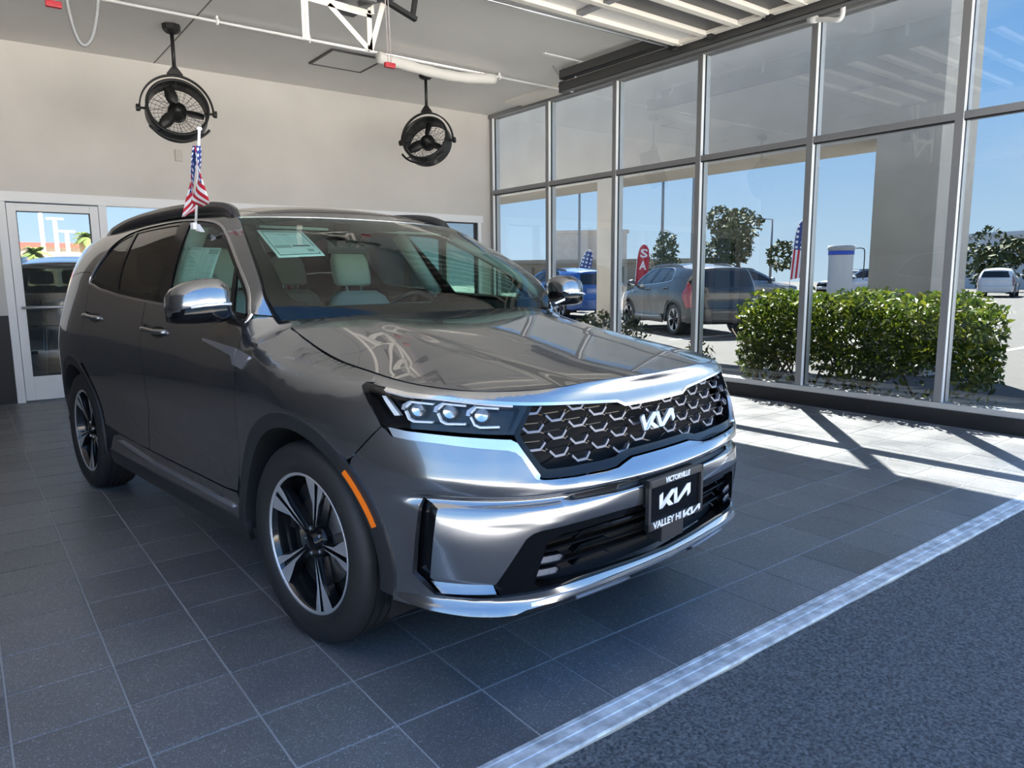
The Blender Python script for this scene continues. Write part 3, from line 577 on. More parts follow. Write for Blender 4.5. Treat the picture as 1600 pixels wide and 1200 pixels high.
# ---- sectional door parked under the ceiling
sd = empty('sectional_door', (4.0, 3.4, 3.6)); tag(sd, 'raised glazed sectional door lying under the ceiling', 'overhead door')
DX0, DX1 = -.9, 1.93
ysec = [1.60, 1.27, .92, .60, .27, -.10, -.45, -.80, -1.2]
for k, y in enumerate(ysec):
    mb = MB(); mb.box((DX0, y - .035, -.045), (DX1, y + .035, .035), bev=.004); mb.build('section_rail', cream_m, sd)
for a, b in zip(ysec[1:], ysec[:-1]):
    m_ = dark_glass_m
    mb = MB(); mb.box((DX0, a + .035, -.005), (DX1 - .05, b - .035, .003)); mb.build('section_glazing' , m_ if ysec.index(a) != 1 else ceil_m, sd)  # first pane takes the ceiling colour, a reflection of the ceiling painted in
for x in (.55, DX1 - .03, DX0 + .03):
    mb = MB(); mb.box((x - .035, ysec[-1], -.04), (x + .035, ysec[0], .03)); mb.build('section_stile', cream_m if x > 1 else alum_side, sd)
mb = MB(); mb.tube([(DX0, 1.80, -.02), (DX1 + .02, 1.72, -.02)], .012, 8); mb.build('lift_rod', alum_m, sd)
for y in (1.25, .62, 1.68, -.1):
    mb = MB(); mb.box((DX1 - .02, y - .05, -.05), (DX1 + .05, y + .05, .03), bev=.006); mb.tube([(DX1 - .05, y + .02, -.02), (DX1 + .09, y + .02, -.02)], .012, 8); mb.lathe([(0,-.012),(.032,-.012),(.032,.012),(0,.012)], 14, 'x', (DX1 + .09, y + .02, -.02)); mb.box((DX1 - .06, y - .07, -.07), (DX1 + .0, y - .02, -.03)); mb.build('roller_hinge', blackmetal, sd)
for nm, x in (('door_track', 5.99),):
    t = empty(nm, (x, 0, 0)); tag(t, 'dark steel door track running under the ceiling beside the glass wall', 'door track')
    def chan(xc, zc, yA, yB):
        mb = MB(); mb.box((xc-.045,yA,zc-.05),(xc-.040,yB,zc+.05)); mb.box((xc-.045,yA,zc-.05),(xc+.05,yB,zc-.045)); mb.box((xc-.045,yA,zc+.045),(xc+.05,yB,zc+.05)); mb.build('track_channel', galv_m, t)
    chan(.02, 3.545, 1.6, 6.86); chan(-.03, 3.670, 1.6, 6.80)
    mb = MB(); mb.box((.0,6.80,3.49),(.10,6.90,3.62), bev=.02); mb.lathe([(0,6.78),(.05,6.79),(.05,6.9),(0,6.91)], 16, 'y', (.05,0,3.57)); mb.build('track_end', blackmetal, t)
    mb = MB(); mb.bar((.02,6.83,3.60),(.02,6.83,ZC),.03,.005); mb.bar((.02,6.83,3.60),(-.15,6.83,ZC),.02,.004); mb.build('hanger', alum_m, t)
    mb = MB(); mb.box((-.55,6.50,ZC-.008),(.15,6.54,ZC)); mb.bar((-.0,6.52,ZC),( -.0,6.6,3.60),.03,.005); 
    for k in range(18): mb.box((-.54 + k*.038,6.502,ZC-.012),(-.53 + k*.038,6.538,ZC-.007))
    mb.build('perforated_angle', white_m, t)
    for y in (3.6, 5.2): mb = MB(); mb.bar((.02,y,3.6),(.02,y,ZC),.03,.005); mb.build('hanger', alum_m, t)
# elbow pipe by the head of the glass wall
mb = MB(); mb.tube(catmull([(6.60,3.98,3.66),(6.58,3.84,3.62),(6.56,3.72,3.58),(6.555,3.68,3.60),(6.55,3.67,3.66),(6.55,3.67,ZC)], 5), .022, 10); mb.tube([(6.60,4.03,3.672),(6.597,3.95,3.655)], .034, 12); o = mb.build('elbow_pipe', white_m); tag(o, 'white elbow pipe under the ceiling by the glass wall', 'pipe')
# ================================================================== THE CAR
paint = mat('silver_grey_metallic_paint', (.31,.317,.332), .19, .92, 1.0, coat_rough=.01); bsdf(paint).inputs['Coat IOR'].default_value = 1.7
black_gloss = mat('gloss_black_plastic', (.005,.005,.006), .10, 0, .0, .35)
grille_satin = mat('dark_satin_bracket', (.20,.20,.225), .4, .8)
black_plastic = mat('black_moulded_plastic', (.022,.023,.026), .45)
chrome = mat('satin_chrome', (.82,.83,.85), .24, 1.0)
satin = mat('satin_grey_metal', (.46,.46,.50), .35, .8)
rubber = mat('tyre_rubber', (.018,.018,.019), .62)
alloy = mat('machined_alloy', (.72,.72,.74), .42, .75)
alloy_black = mat('black_painted_alloy', (.012,.012,.014), .15, .2, .8)
steel = mat('brake_steel', (.35,.34,.33), .4, 1.0)
dark_void = mat('dark_underbody', (.008,.008,.009), .9)
car_glass = glass('green_tinted_windscreen', (.55,.74,.66), .032)
side_glass = glass('green_tinted_side_glass', (.50,.70,.62), .06)
privacy_glass = glass('dark_privacy_glass', (.06,.065,.065), .07)
lamp_clear = glass('clear_lamp_lens', (.93,.945,.95), .03)
leather = mat('light_grey_leather', (.60,.60,.57), .5)
dash_mat = mat('black_dashboard', (.012,.012,.013), .55)
headliner = mat('grey_headliner', (.45,.45,.44), .9)
drl_mat = mat('frosted_light_guide', (.80,.82,.86), .25, .0, .5)
amber = mat('amber_marker_lens', (.95,.20,.01), .25, 0, .5)
red_lens = mat('red_lamp_lens', (.25,.004,.006), .1, 0, 1.0)
white_letter = mat('white_lettering', (.85,.85,.85), .4)
mirror_glass = mat('mirror_silver', (.8,.8,.8), .02, 1.0)

car = empty('car', (1.8102, 2.5473, 0), -1.4504)
tag(car, 'silver grey metallic SUV parked on dark tiles under the canopy', 'car')

def inpoly(P, poly):
    x, y = P[:, 0], P[:, 1]; c = np.zeros(len(P), bool); poly = np.asarray(poly, float); n = len(poly); j = n - 1
    for i in range(n):
        xi, yi = poly[i]; xj, yj = poly[j]
        if yi != yj: c ^= ((yi > y) != (yj > y)) & (x < (xj - xi) * (y - yi) / (yj - yi) + xi)
        j = i
    return c
def densify(poly, res):
    out = []; n = len(poly)
    for i in range(n):
        a = np.asarray(poly[i], float); b = np.asarray(poly[(i+1) % n], float); k = max(1, int(np.ceil(np.hypot(*(b - a)) / res)))
        out += [a + (b - a) * t / k for t in range(k)]
    return out
def panel(name, poly, m, parent=None, holes=(), res=.02, out=0., flange=.010, surf=None, flip=False, bres=None):
    """a sheet-metal panel: polygon in the surface's own parameters, lifted onto the surface, with its edge turned in"""
    parent = parent or car
    S = surf or (lambda q: bsurf(q, out)); bres = bres or res
    loops = [densify(poly, bres)] + [densify(h, bres) for h in holes]
    pts = []; edges = []
    for lp in loops:
        b = len(pts); n = len(lp); pts += [tuple(p) for p in lp]; edges += [(b + i, b + (i+1) % n) for i in range(n)]
    P = np.array(pts); lo = P.min(0); hi = P.max(0)
    gx, gy = np.meshgrid(np.arange(lo[0] + res*.5, hi[0], res), np.arange(lo[1] + res*.5, hi[1], res)); gx = gx + (np.arange(gx.shape[0]) % 2)[:, None] * res * .5
    G = np.stack([gx.ravel(), gy.ravel()], 1); ok = inpoly(G, loops[0])
    for h in loops[1:]: ok &= ~inpoly(G, h)
    G = G[ok]
    if len(G):
        keep = np.ones(len(G), bool)
        for a in range(0, len(G), 2000):
            d = ((G[a:a+2000, None] - P[None])**2).sum(-1).min(1); keep[a:a+2000] = d > (.45*res)**2
        G = G[keep]
    allp = [Vector(p) for p in pts] + [Vector(p) for p in G]
    vo, eo, fo, ov, oe, of = delaunay_2d_cdt(allp, edges, [], 0, 1e-7)
    V2 = np.array([tuple(v) for v in vo]); T = np.array([f for f in fo if len(f) == 3])
    cen = V2[T].mean(1); ok = inpoly(cen, loops[0])
    for h in loops[1:]: ok &= ~inpoly(cen, h)
    T = T[ok]
    e = 2e-3; xyz = S(V2)
    du = S(V2 + [e, 0]) - S(V2 - [e, 0]); dz = S(V2 + [0, e]) - S(V2 - [0, e]); nn = np.cross(dz, du)
    if flip: nn = -nn
    nn /= np.linalg.norm(nn, axis=1, keepdims=True) + 1e-12
    fn = np.cross(xyz[T[:, 1]] - xyz[T[:, 0]], xyz[T[:, 2]] - xyz[T[:, 0]]); bad = (fn * nn[T[:, 0]]).sum(1) < 0
    T[bad] = T[bad][:, ::-1]
    V = list(map(tuple, xyz)); F = list(map(tuple, T)); NN = list(map(tuple, nn))
    if flange:
        # boundary edges of the kept triangles
        cnt = {}
        for t in T:
            for a, b in ((t[0], t[1]), (t[1], t[2]), (t[2], t[0])):
                k = (min(a, b), max(a, b)); cnt[k] = None if k in cnt else (a, b)
        be = [v for v in cnt.values() if v is not None]; mp = {}
        for a, b in be:
            for q in (a, b):
                if q not in mp:
                    mp[q] = len(V); V.append(tuple(xyz[q])); NN.append((0, 0, 0)); V.append(tuple(xyz[q] - nn[q] * flange)); NN.append((0, 0, 0))
            F.append((mp[b], mp[a], mp[a] + 1, mp[b] + 1))
    return mesh(name, V, F, m, parent, True, NN)
def mir(poly): return [(-u, z) for u, z in poly][::-1]
def sym(half):
    """half outline from the centre line out and back, closed across the centre"""
    return list(half) + [(-u, z) for u, z in half[::-1]]
def both(name, poly, m, **kw):
    hs = kw.pop('holes', ())
    a = panel(name, poly, m, holes=hs, **kw); b = panel(name, mir(poly), m, holes=[mir(h) for h in hs], **kw); return a, b
def arc(cx, cz, r, a0, a1, n=24):
    """wheel-arch arc in side view -> (u,z)"""
    t = np.radians(np.linspace(a0, a1, n)); return [(float(u_of_x(cx + r*math.cos(q))), float(cz + r*math.sin(q))) for q in t]
def shut_pts(u0, u1, n, gap=0.):
    return [(float(u), float(shut_z(u)) - gap) for u in np.linspace(u0, u1, n)]

AF, AR, ZW = 0.0, -2.815, .36
RO = .487
def A_(cx, ang, r=RO): return (float(u_of_x(cx + r*math.cos(math.radians(ang)))), ZW + r*math.sin(math.radians(ang)))

# --- front bumper
def cn3(u):
    n = cnorm(np.abs(u)); return np.stack([n[:, 0], -np.sign(u) * n[:, 1], 0 * u], 1)
lamp_low = [(1.081,.842),(1.061,.826),(1.001,.820),(.888,.815),(.774,.806),(.680,.799),(.655,.793),(.636,.780),(.607,.733),(.594,.712)]
gr_low = [(.575,.706),(.554,.704),(.454,.697),(.32,.693),(.262,.694),(.232,.700),(.175,.711),(0,.711)]
bump = [(0,.318),(.461,.316),(.587,.312),(.634,.307),(.667,.297),(.714,.2955),(.801,.297),(.894,.301),(.97,.304),A_(AF,-7)] + arc(AF, ZW, RO, -2, 47, 14) + [(1.215,.742),(1.16,.795),(1.101,.853)] + lamp_low + gr_low
hole_big = [(0,.556),(.18,.557),(.307,.560),(.474,.558),(.585,.553),(.612,.546),(.634,.531),(.718,.402),(.724,.394),(.905,.394),(.922,.404),(.902,.60),(.899,.618),(.952,.648),(.962,.62),(.990,.402),(.912,.346),(.761,.345),(.694,.348),(.621,.352),(.521,.356),(.287,.355),(0,.350)]
slot_h = [(0,.641),(.3,.642),(.47,.640),(.503,.631),(.47,.626),(.3,.622),(0,.621)]
front_bumper = panel('front_bumper', sym(bump), paint, holes=[sym(hole_big), sym(slot_h)], res=.013, bres=.012, flange=.02)
panel('bumper_slot', sym([(0,.648),(.3,.649),(.50,.645),(.515,.630),(.48,.618),(0,.614)]), black_plastic, out=-.018, res=.03, flange=0)
both('bumper_trim', [(.928,.386),(.733,.387),(.722,.362),(.886,.357)], paint, surf=lambda q: bsurf(q, 0.) + (cn3(q[:, 0]) * (-.016 + (.388 - q[:, 1]) * .75)[:, None]), res=.02, flange=.02)
# gloss black intake surround with its open mouth
io = [(0,.560),(.18,.561),(.307,.564),(.474,.562),(.59,.556),(.618,.546),(.638,.531),(.724,.394),(.728,.384),(.706,.345),(.621,.348),(.521,.352),(.287,.351),(0,.346)]
ii = [(0,.527),(.3,.529),(.51,.526),(.547,.518),(.567,.502),(.607,.378),(.590,.366),(.521,.364),(.287,.362),(0,.357)]
intake = panel('lower_intake_surround', sym(io), black_gloss, holes=[sym(ii)], out=-.008, res=.02, flange=.05)
both('corner_air_slot', [(.975,.655),(1.0,.40),(.915,.336),(.70,.336),(.70,.40),(.90,.41),(.885,.60),(.885,.63)], black_gloss, out=-.035, res=.03, flange=0)
panel('intake_backing', sym([(0,.545),(.60,.545),(.66,.40),(.66,.34),(0,.34)]), dark_void, out=-.085, res=.05, flange=0)

def strip(name, pts, wid, m, parent, out=0., h=.01, close=False, res=.02):
    """a raised rib that follows the body surface: pts in (u,z)"""
    P = np.array(densify(pts, res) if close else [np.asarray(pts[0], float)] + [q for i in range(len(pts)-1) for q in densify([pts[i], pts[i+1]], res)[1:max(2, int(np.ceil(np.hypot(*(np.asarray(pts[i+1],float)-np.asarray(pts[i],float)))/res)))] + [np.asarray(pts[i+1], float)]])
    # drop duplicates
    k = [0] + [i for i in range(1, len(P)) if np.hypot(*(P[i] - P[i-1])) > 1e-5]; P = P[k]
    d = np.gradient(P, axis=0); d /= np.linalg.norm(d, axis=1, keepdims=True) + 1e-12; n2 = np.stack([-d[:, 1], d[:, 0]], 1)
    a = P + n2 * wid / 2; b = P - n2 * wid / 2
    rows = [bsurf(a, out - h), bsurf(a, out), bsurf(b, out), bsurf(b, out - h)]; n = len(P); V = np.vstack(rows); F = []
    for r in range(3):
        for i in range(n - 1): F.append((r*n+i, (r+1)*n+i, (r+1)*n+i+1, r*n+i+1))
    F += [(0, n, 2*n, 3*n)[::-1], (n-1, 2*n-1, 3*n-1, 4*n-1)]
    mb = MB(); mb.add(V, F); return mb.build(name, m, parent)
lower = empty('lower_grille', parent=car)
panel_l = strip('grille_bar', [(-.60,.472),(-.50,.474),(0,.462),(.50,.474),(.60,.472)], .008, black_gloss, lower, out=-.03, h=.03)
strip('grille_bar', [(-.59,.418),(-.49,.420),(0,.408),(.49,.420),(.59,.418)], .008, black_gloss, lower, out=-.03, h=.03)
strip('grille_bar', [(-.58,.505),(-.3,.503),(0,.498),(.3,.503),(.58,.505)], .010, black_gloss, lower, out=-.03, h=.03)
for s in (1, -1):
    for (zc, uc) in ((.448, .545), (.408, .560)):
        pod = [(uc+.045, zc-.012),(uc+.030, zc+.014),(uc-.035, zc+.011),(uc-.055, zc-.002),(uc-.040, zc-.016)]
        pod = pod if s > 0 else mir(pod)
        panel('fog_lamp', pod, satin, out=-.022, res=.02, flange=.02, parent=lower)
        strip('fog_lamp_rim', pod + pod[:1], .005, black_gloss, lower, out=-.016, h=.02)
        c = bsurf([(s*(uc-.002), zc)], -.020)[0]; mb = MB(); mb.lathe([(0,.006),(.010,.005),(.016,0)], 16, 'x', c); mb.build('fog_lamp_lens', lamp_clear, lower)
    for (ua, za) in ((.44,.49),(.44,.44),(.44,.395)):
        q = [(s*ua, za), (s*(ua-.03), za+.018), (s*(ua-.14), za+.020), (s*(ua-.17), za+.004)]
        strip('grille_fin', q, .006, black_gloss, lower, out=-.026, h=.03)
# lip chrome and skid pieces
strip('lip_chrome', [(-.62,.322),(-.5,.330),(-.3,.335),(0,.335),(.3,.335),(.5,.330),(.62,.322)], .012, chrome, car, out=.006, h=.015)
panel('lower_lip', sym([(0,.312),(.58,.304),(.64,.290),(.67,.276),(.80,.276),(.98,.286),(1.0,.24),(.8,.225),(0,.24)]), black_plastic, out=-.022, res=.03, flange=.0)
for s in (1, -1):
    q = [(.45,.300),(.20,.300),(.22,.270),(.43,.270)]; panel('skid_plate_tab', q if s > 0 else mir(q), satin, out=.0, res=.03, flange=.02)

# --- band above grille and lamps, chrome strip
band_low = [(1.161,.980),(1.108,.972),(1.028,.961),(.901,.955),(.781,.945),(.601,.934),(.561,.932),(.407,.921),(.215,.9065),(.176,.890),(0,.888)]
band = [(0, float(shut_z(0)) - .0015)] + shut_pts(.05, 1.175, 60, .0015) + [(1.178,.993)] + band_low
panel('hood_front_band', sym(band), paint, res=.013, bres=.014, flange=.016)
strip('grille_chrome_strip', [(-q[0], q[1]-.004) for q in band_low[1:]] + [(q[0], q[1]-.004) for q in band_low[1:-1][::-1]], .009, chrome, car, out=.003, h=.02)

# --- headlamps
lamp_out = [(1.203,.974),(1.194,.981),(1.165,.979),(1.108,.968),(1.028,.957),(.901,.951),(.781,.941),(.604,.929),(.616,.910),(.663,.843),(.774,.847),(.888,.852),(1.014,.855),(1.058,.852),(1.068,.846),(1.083,.846),(1.121,.882),(1.157,.922)]
hex1 = [(1.0,0)]
for s in (1, -1):
    lamp = empty('headlamp', parent=car)
    pl = lambda q: q if s > 0 else mir(q)
    panel('lamp_housing', pl([(1.21,.985),(1.1,.975),(.9,.957),(.59,.935),(.65,.835),(.9,.845),(1.09,.838),(1.165,.92)]), black_gloss, out=-.055, res=.03, flange=0, parent=lamp)
    panel('lamp_lens', pl(lamp_out), lamp_clear, out=.001, res=.02, flange=0, parent=lamp)
    # black border of the lens, on the body line
    inner = [(1.178,.966),(1.108,.955),(1.028,.945),(.901,.940),(.781,.930),(.632,.919),(.672,.853),(.774,.857),(.888,.863),(1.014,.868),(1.072,.868),(1.108,.890),(1.145,.928)]
    panel('lamp_border', pl(lamp_out), black_gloss, holes=[pl(inner)], out=-.004, res=.02, bres=.012, flange=.04, parent=lamp)
    strip('light_guide', [(s*a, b) for a, b in ((1.105,.962),(1.028,.950),(.901,.944),(.781,.934),(.66,.925))], .006, drl_mat, lamp, out=-.003, h=.008)
    panel('turn_signal', pl([(1.128,.944),(1.112,.944),(1.052,.888),(1.072,.886)]), drl_mat, out=-.022, res=.02, flange=.02, parent=lamp)
    for k, (uc, zc) in enumerate(((.994,.906),(.881,.904),(.768,.896))):
        mod = empty('lamp_module', parent=lamp)
        c = bsurf([(s*uc, zc)], -.030)[0]; n = cnorm(uc); nx = Vector((n[0], -s*n[1], .0)).normalized()
        nx = (nx + Vector((.25, 0, 0))).normalized(); q = nx.to_track_quat('Z', 'Y').to_matrix().to_4x4(); q.translation = Vector(c)
        mb = MB(); mb.lathe([(0,.014),(.010,.012),(.018,.006),(.021,-.004)], 24); o = mb.build('projector_lens', lamp_clear, mod); o.data.transform(q)
        mb = MB(); mb.lathe([(.0,-.012),(.018,-.006),(.021,-.004)], 24); o = mb.build('projector_reflector', chrome, mod); o.data.transform(q)
        mb = MB(); mb.lathe([(.021,-.03),(.026,-.03),(.026,.004),(.021,.004)], 24, close=True); o = mb.build('projector_barrel', black_gloss, mod); o.data.transform(q)
        du = .034; L1 = [(uc-.060, zc+.0215), (uc+.018, zc+.026), (uc+.034, zc+.009)]; L2 = [(uc+.036, zc-.003), (uc+.022, zc-.026), (uc+.004, zc-.033), (uc-.062, zc-.032)]
        strip('light_bracket', [(s*a, b) for a, b in L1], .0055, drl_mat, mod, out=-.014, h=.012)
        strip('light_bracket', [(s*a, b) for a, b in L2], .0055, drl_mat, mod, out=-.014, h=.012)
        strip('bracket_foot', [(s*(uc+.020), zc+.024), (s*(uc+.044), zc+.012), (s*(uc+.046), zc+.0)], .014, satin, mod, out=-.018, h=.02)
    ch = [(1.076,.855),(1.014,.847),(.888,.841),(.774,.836),(.672,.830),(.652,.820),(.585,.722),(.590,.708),(.600,.714),(.612,.733),(.640,.778),(.658,.793),(.682,.800),(.774,.807),(.888,.816),(1.001,.821),(1.055,.827)]
    panel('lamp_chrome_bar', pl(ch), chrome, out=.002, res=.014, bres=.012, flange=.02)

# --- upper grille
grille = empty('upper_grille', parent=car)
go = [(0,.882),(.172,.884),(.209,.900),(.407,.914),(.561,.926),(.598,.928),(.660,.842),(.652,.822),(.588,.722),(.578,.710),(.554,.706),(.454,.699),(.32,.695),(.262,.696),(.232,.703),(.175,.714),(0,.714)]
gi = [(0,.878),(.168,.880),(.205,.896),(.407,.909),(.561,.920),(.588,.921),(.640,.842),(.632,.824),(.575,.745),(.555,.732),(.454,.724),(.32,.720),(.245,.722),(.222,.729),(.168,.736),(0,.736)]
panel('grille_surround', sym(go), black_gloss, grille, holes=[sym(gi)], out=-.010, res=.016, bres=.012, flange=.04)
panel('grille_backing', sym([(0,.90),(.2,.91),(.6,.935),(.67,.84),(.58,.70),(0,.70)]), dark_void, grille, out=-.075, res=.05, flange=0)
gin = sym(gi)
cells = []
for ic in range(-7, 8):
    uc = ic * .0985; z0 = .898 if ic % 2 == 0 else .8715
    for r in range(-1, 5):
        z = z0 + .010 * (abs(uc) / .6) - r * .0535
        if inpoly(np.array([(uc, z)]), gin)[0] and inpoly(np.array([(uc + .03, z - .003), (uc - .03, z - .003)]), gin).any(): cells.append((uc, z))
wire_pts = []
for uc, z in cells:
    strip('grille_bracket', [(uc+.042, z+.009), (uc+.020, z-.010), (uc-.020, z-.010), (uc-.042, z+.009)], .0075, grille_satin, grille, out=-.016, h=.014, res=.05)
mbw = MB()
for uc, z in cells:
    for su in (1, -1):
        a, b = (uc + su*.020, z - .012), (uc + su*.0755, z - .030)
        pa, pb = bsurf([a, b], -.028); 
        if inpoly(np.array([b]), gin)[0] or inpoly(np.array([a]), gin)[0]: mbw.bar(pa, pb, .004, .004, up=(1, 0, 0))
        a, b = (uc + su*.044, z + .010), (uc + su*.055, z + .016); pa, pb = bsurf([a, b], -.026); mbw.bar(pa, pb, .004, .004, up=(1, 0, 0))
    pa, pb = bsurf([(uc + .044, z + .012), (uc - .044, z + .012)], -.030); mbw.bar(pa, pb, .003, .004, up=(1, 0, 0))
mbw.build('grille_mesh', black_gloss, grille)

# KIA emblem: strokes in a unit box (x right 0..1, y up 0..1)
KIA = [[(0,0),(.095,0),(.100,.40),(.37,1.0),(.525,1.0),(.525,.98),(.300,.42),(.445,0),(.30,0),(.215,.26),(.105,.02)],
       [(0,0),(.095,0),(.105,1.0),(0,.86)],
       [(.455,1.0),(.555,1.0),(.565,.0),(.465,.0)],
       [(.475,0),(.60,0),(.90,.62),(.905,.16),(1.0,.36),(1.0,1.0),(.885,1.0)]]
def kia_logo(name, parent, o, ax, ay, az, m):
    mb = MB()
    for p in KIA: mb.prism(p, o, ax, ay, az)
    return mb.build(name, m, parent)
emb_o = bsurf([(0, .796)], .004)[0]
kia_logo('emblem', grille, (emb_o[0] + .002, -.097, .789), (0, .194, .0), (-.018, 0, .052), (.008, 0, 0), mat('bright_emblem_chrome', (.93,.93,.94), .22, .7))

# --- plate
plate = empty('dealer_plate', parent=car)
mb = MB(); mb.box((.944,-.160,.468),(.956,.160,.632), bev=.004); mb.build('plate_panel', black_gloss, plate)
mb = MB()
for lo, hi in (((.950,-.168,.610),(.966,.168,.636)), ((.950,-.168,.462),(.966,.168,.492)), ((.950,-.168,.462),(.966,-.154,.636)), ((.950,.154,.462),(.966,.168,.636))): mb.box(lo, hi, bev=.003)
mb.build('plate_frame', black_plastic, plate)
mb = MB(); mb.box((.880,-.06,.395),(.946,.075,.48), bev=.004); mb.build('plate_mount', black_plastic, plate)
mb = MB(); mb.box((.915,-.150,.54),(.946,.150,.634), bev=.004); mb.build('plate_bracket', black_plastic, plate)
MP = lambda y, z: Matrix(((0, 0, 1, .967), (1, 0, 0, y), (0, 1, 0, z), (0, 0, 0, 1)))
text_obj('plate_lettering', 'VICTORVILLE', .026, white_letter, plate, MP(0, .623), shear=.15, width=.15, bold=.0008)
text_obj('plate_lettering', 'VALLEY HI', .034, white_letter, plate, MP(-.058, .478), width=.168, bold=.0008)
kia_logo('plate_logo', plate, (.957, -.095, .525), (0, .19, 0), (0, 0, .056), (.002, 0, 0), white_letter)
kia_logo('plate_logo', plate, (.967, .036, .466), (0, .112, 0), (0, 0, .028), (.001, 0, 0), white_letter)

# --- front fender / wing
fend = [(1.219,.745),(1.164,.798),(1.105,.856),(1.121,.879),(1.157,.920),(1.205,.972),(1.197,.984),(1.166,.984),(1.180,.996)] + shut_pts(1.185, 1.855, 40, .0015) + [(1.875,1.133),(1.895,1.145),(1.92,1.156),(1.94,1.163),(1.962,1.164),(1.987,1.153),(1.984,1.13),(1.973,1.046),(1.971,.961),(1.990,.783),(2.054,.533),(2.034,.40),(2.012,.345)] + [(2.0,.345)] + arc(AF, ZW, RO, 180, 50, 36)
both('front_fender', fend, paint, res=.016, bres=.014, flange=.014)
# --- doors
belt = [(1.992,1.150),(2.082,1.160),(2.202,1.174),(2.89,1.205),(3.184,1.218),(3.537,1.238),(3.938,1.271),(4.10,1.296)]
def belt_z(u): return float(np.interp(u, *zip(*belt)))
seamF = [(1.990,1.148),(1.989,1.13),(1.978,1.046),(1.976,.961),(1.995,.783),(2.059,.533),(2.075,.46)]
seamB = [(3.118,.458),(3.125,.56),(3.085,.640),(3.045,.72),(3.02,.842),(3.035,.96),(3.07,1.08),(3.11,1.212)]
sm = lambda p, n=6: [tuple(q) for q in catmull(p, n)]
fd = sm(seamF) + [(2.2,.452)] + sm(seamB) + [(u, belt_z(u) - .004) for u in np.linspace(3.05, 2.0, 20)]
front_doors = both('front_door', fd, paint, res=.02, bres=.018, flange=.014)
arR = [(float(u_of_x(AR + .53*math.cos(R(a)))), ZW + .53*math.sin(R(a))) for a in np.linspace(14, 64, 14)]
seamR = [(4.045,.90),(4.085,.96),(4.10,1.06),(4.10,1.17),(4.13,1.29)]
rd = [(u - .0 + .006, z) for u, z in sm(seamB)][::-1] + [(3.3,.458),(3.6,.470)] + arR + sm(seamR) + [(u, belt_z(u) - .004) for u in np.linspace(4.08, 3.14, 20)]
rear_doors = both('rear_door', rd, paint, res=.02, bres=.018, flange=.014)
# --- rocker
rock = [(2.016,.345),(2.045,.41),(2.078,.45),(2.2,.446),(3.12,.452),(3.6,.463),(3.72,.440),(3.79,.345)]
both('rocker_panel', rock, paint, res=.03, flange=.01)
both('rocker_cladding', [(1.99,.350),(3.80,.350),(3.80,.270),(1.99,.270)], black_plastic, res=.04, out=.004, flange=.02)
both('rocker_chrome_strip', [(2.10,.392),(2.14,.404),(3.05,.412),(3.05,.396),(2.10,.384)], satin, out=.008, res=.03, flange=.012)
both('rocker_chrome_strip', [(3.056,.412),(3.56,.438),(3.64,.424),(3.056,.396)], satin, out=.008, res=.03, flange=.012)
# --- rear quarter
qp = arc(AR, ZW, .487, 178, 64, 26)[::-1] 
qtop = [(4.135,1.292),(4.16,1.33),(4.22,1.36),(4.45,1.36),(4.80,1.34)]
quarter = [(4.05,.893)] + [p for p in arc(AR, ZW, .487, 66, 178, 30)] + [(4.70,.33),(4.95,.33),(4.95,.66),(4.80,.90),(4.78,1.0),(4.85,1.12),(4.9,1.28)] + qtop[::-1] + [(4.137,1.29),(4.106,1.17),(4.106,1.06),(4.091,.96)]
both('rear_quarter_panel', quarter, paint, res=.024, bres=.02, flange=.014)
panel('rear_bumper', [(4.955,.30),(7.18,.30),(7.18,.66),(4.955,.66)], paint, res=.06, flange=.01, surf=lambda q: np.where((q[:, :1] > 6.068), bsurf(np.stack([-(12.136 - q[:, 0]), q[:, 1]], 1)), bsurf(np.stack([q[:, 0], q[:, 1]], 1))))
wrap_rear = lambda out: (lambda q: np.where((q[:, :1] > 6.068), bsurf(np.stack([-(12.136 - q[:, 0]), q[:, 1]], 1), out), bsurf(np.stack([q[:, 0], q[:, 1]], 1), out)))
panel('tailgate', [(5.15,.67),(6.98,.67),(6.98,1.12),(7.1,1.2),(7.12,1.56),(5.02,1.56),(5.04,1.2),(5.15,1.12)], paint, res=.06, holes=[[(5.3,1.14),(6.84,1.14),(6.80,1.5),(5.34,1.5)]], flange=.01, surf=wrap_rear(0))
panel('rear_window', [(5.3,1.14),(6.84,1.14),(6.80,1.5),(5.34,1.5)], privacy_glass, res=.08, flange=0, surf=wrap_rear(-.002))
both('tail_lamp', [(4.955,.664),(5.145,.67),(5.145,1.12),(5.03,1.2),(4.905,1.28),(4.855,1.12),(4.785,1.0),(4.805,.90)], red_lens, res=.03, flange=.015)

# --- greenhouse: pillars, glass, trim
wout = [(1.998,1.152),(2.002,1.172),(2.089,1.265),(2.316,1.395),(2.556,1.512),(2.70,1.564),(2.87,1.591),(3.06,1.605),(3.264,1.612),(3.524,1.608),(3.78,1.597),(3.96,1.570),(4.06,1.522),(4.12,1.44),(4.158,1.355),(4.165,1.312),(4.13,1.297)]
wout_s = [tuple(q) for q in catmull(wout[1:], 5)]
def inset(poly, d):
    P = np.array(poly, float); n = len(P); a = np.roll(P, 1, 0); b = np.roll(P, -1, 0); t = b - a; t /= np.linalg.norm(t, axis=1, keepdims=True) + 1e-9
    nrm = np.stack([-t[:, 1], t[:, 0]], 1); area = .5 * np.sum(P[:, 0]*np.roll(P[:, 1], -1) - np.roll(P[:, 0], -1)*P[:, 1])
    return [tuple(q) for q in P + nrm * d * (1 if area > 0 else -1)]
dlo = [(1.998,1.156)] + wout_s + [(u, belt_z(u)) for u in (4.1,3.938,3.7,3.537,3.35,3.184,3.0,2.89,2.6,2.4,2.202,2.082)]
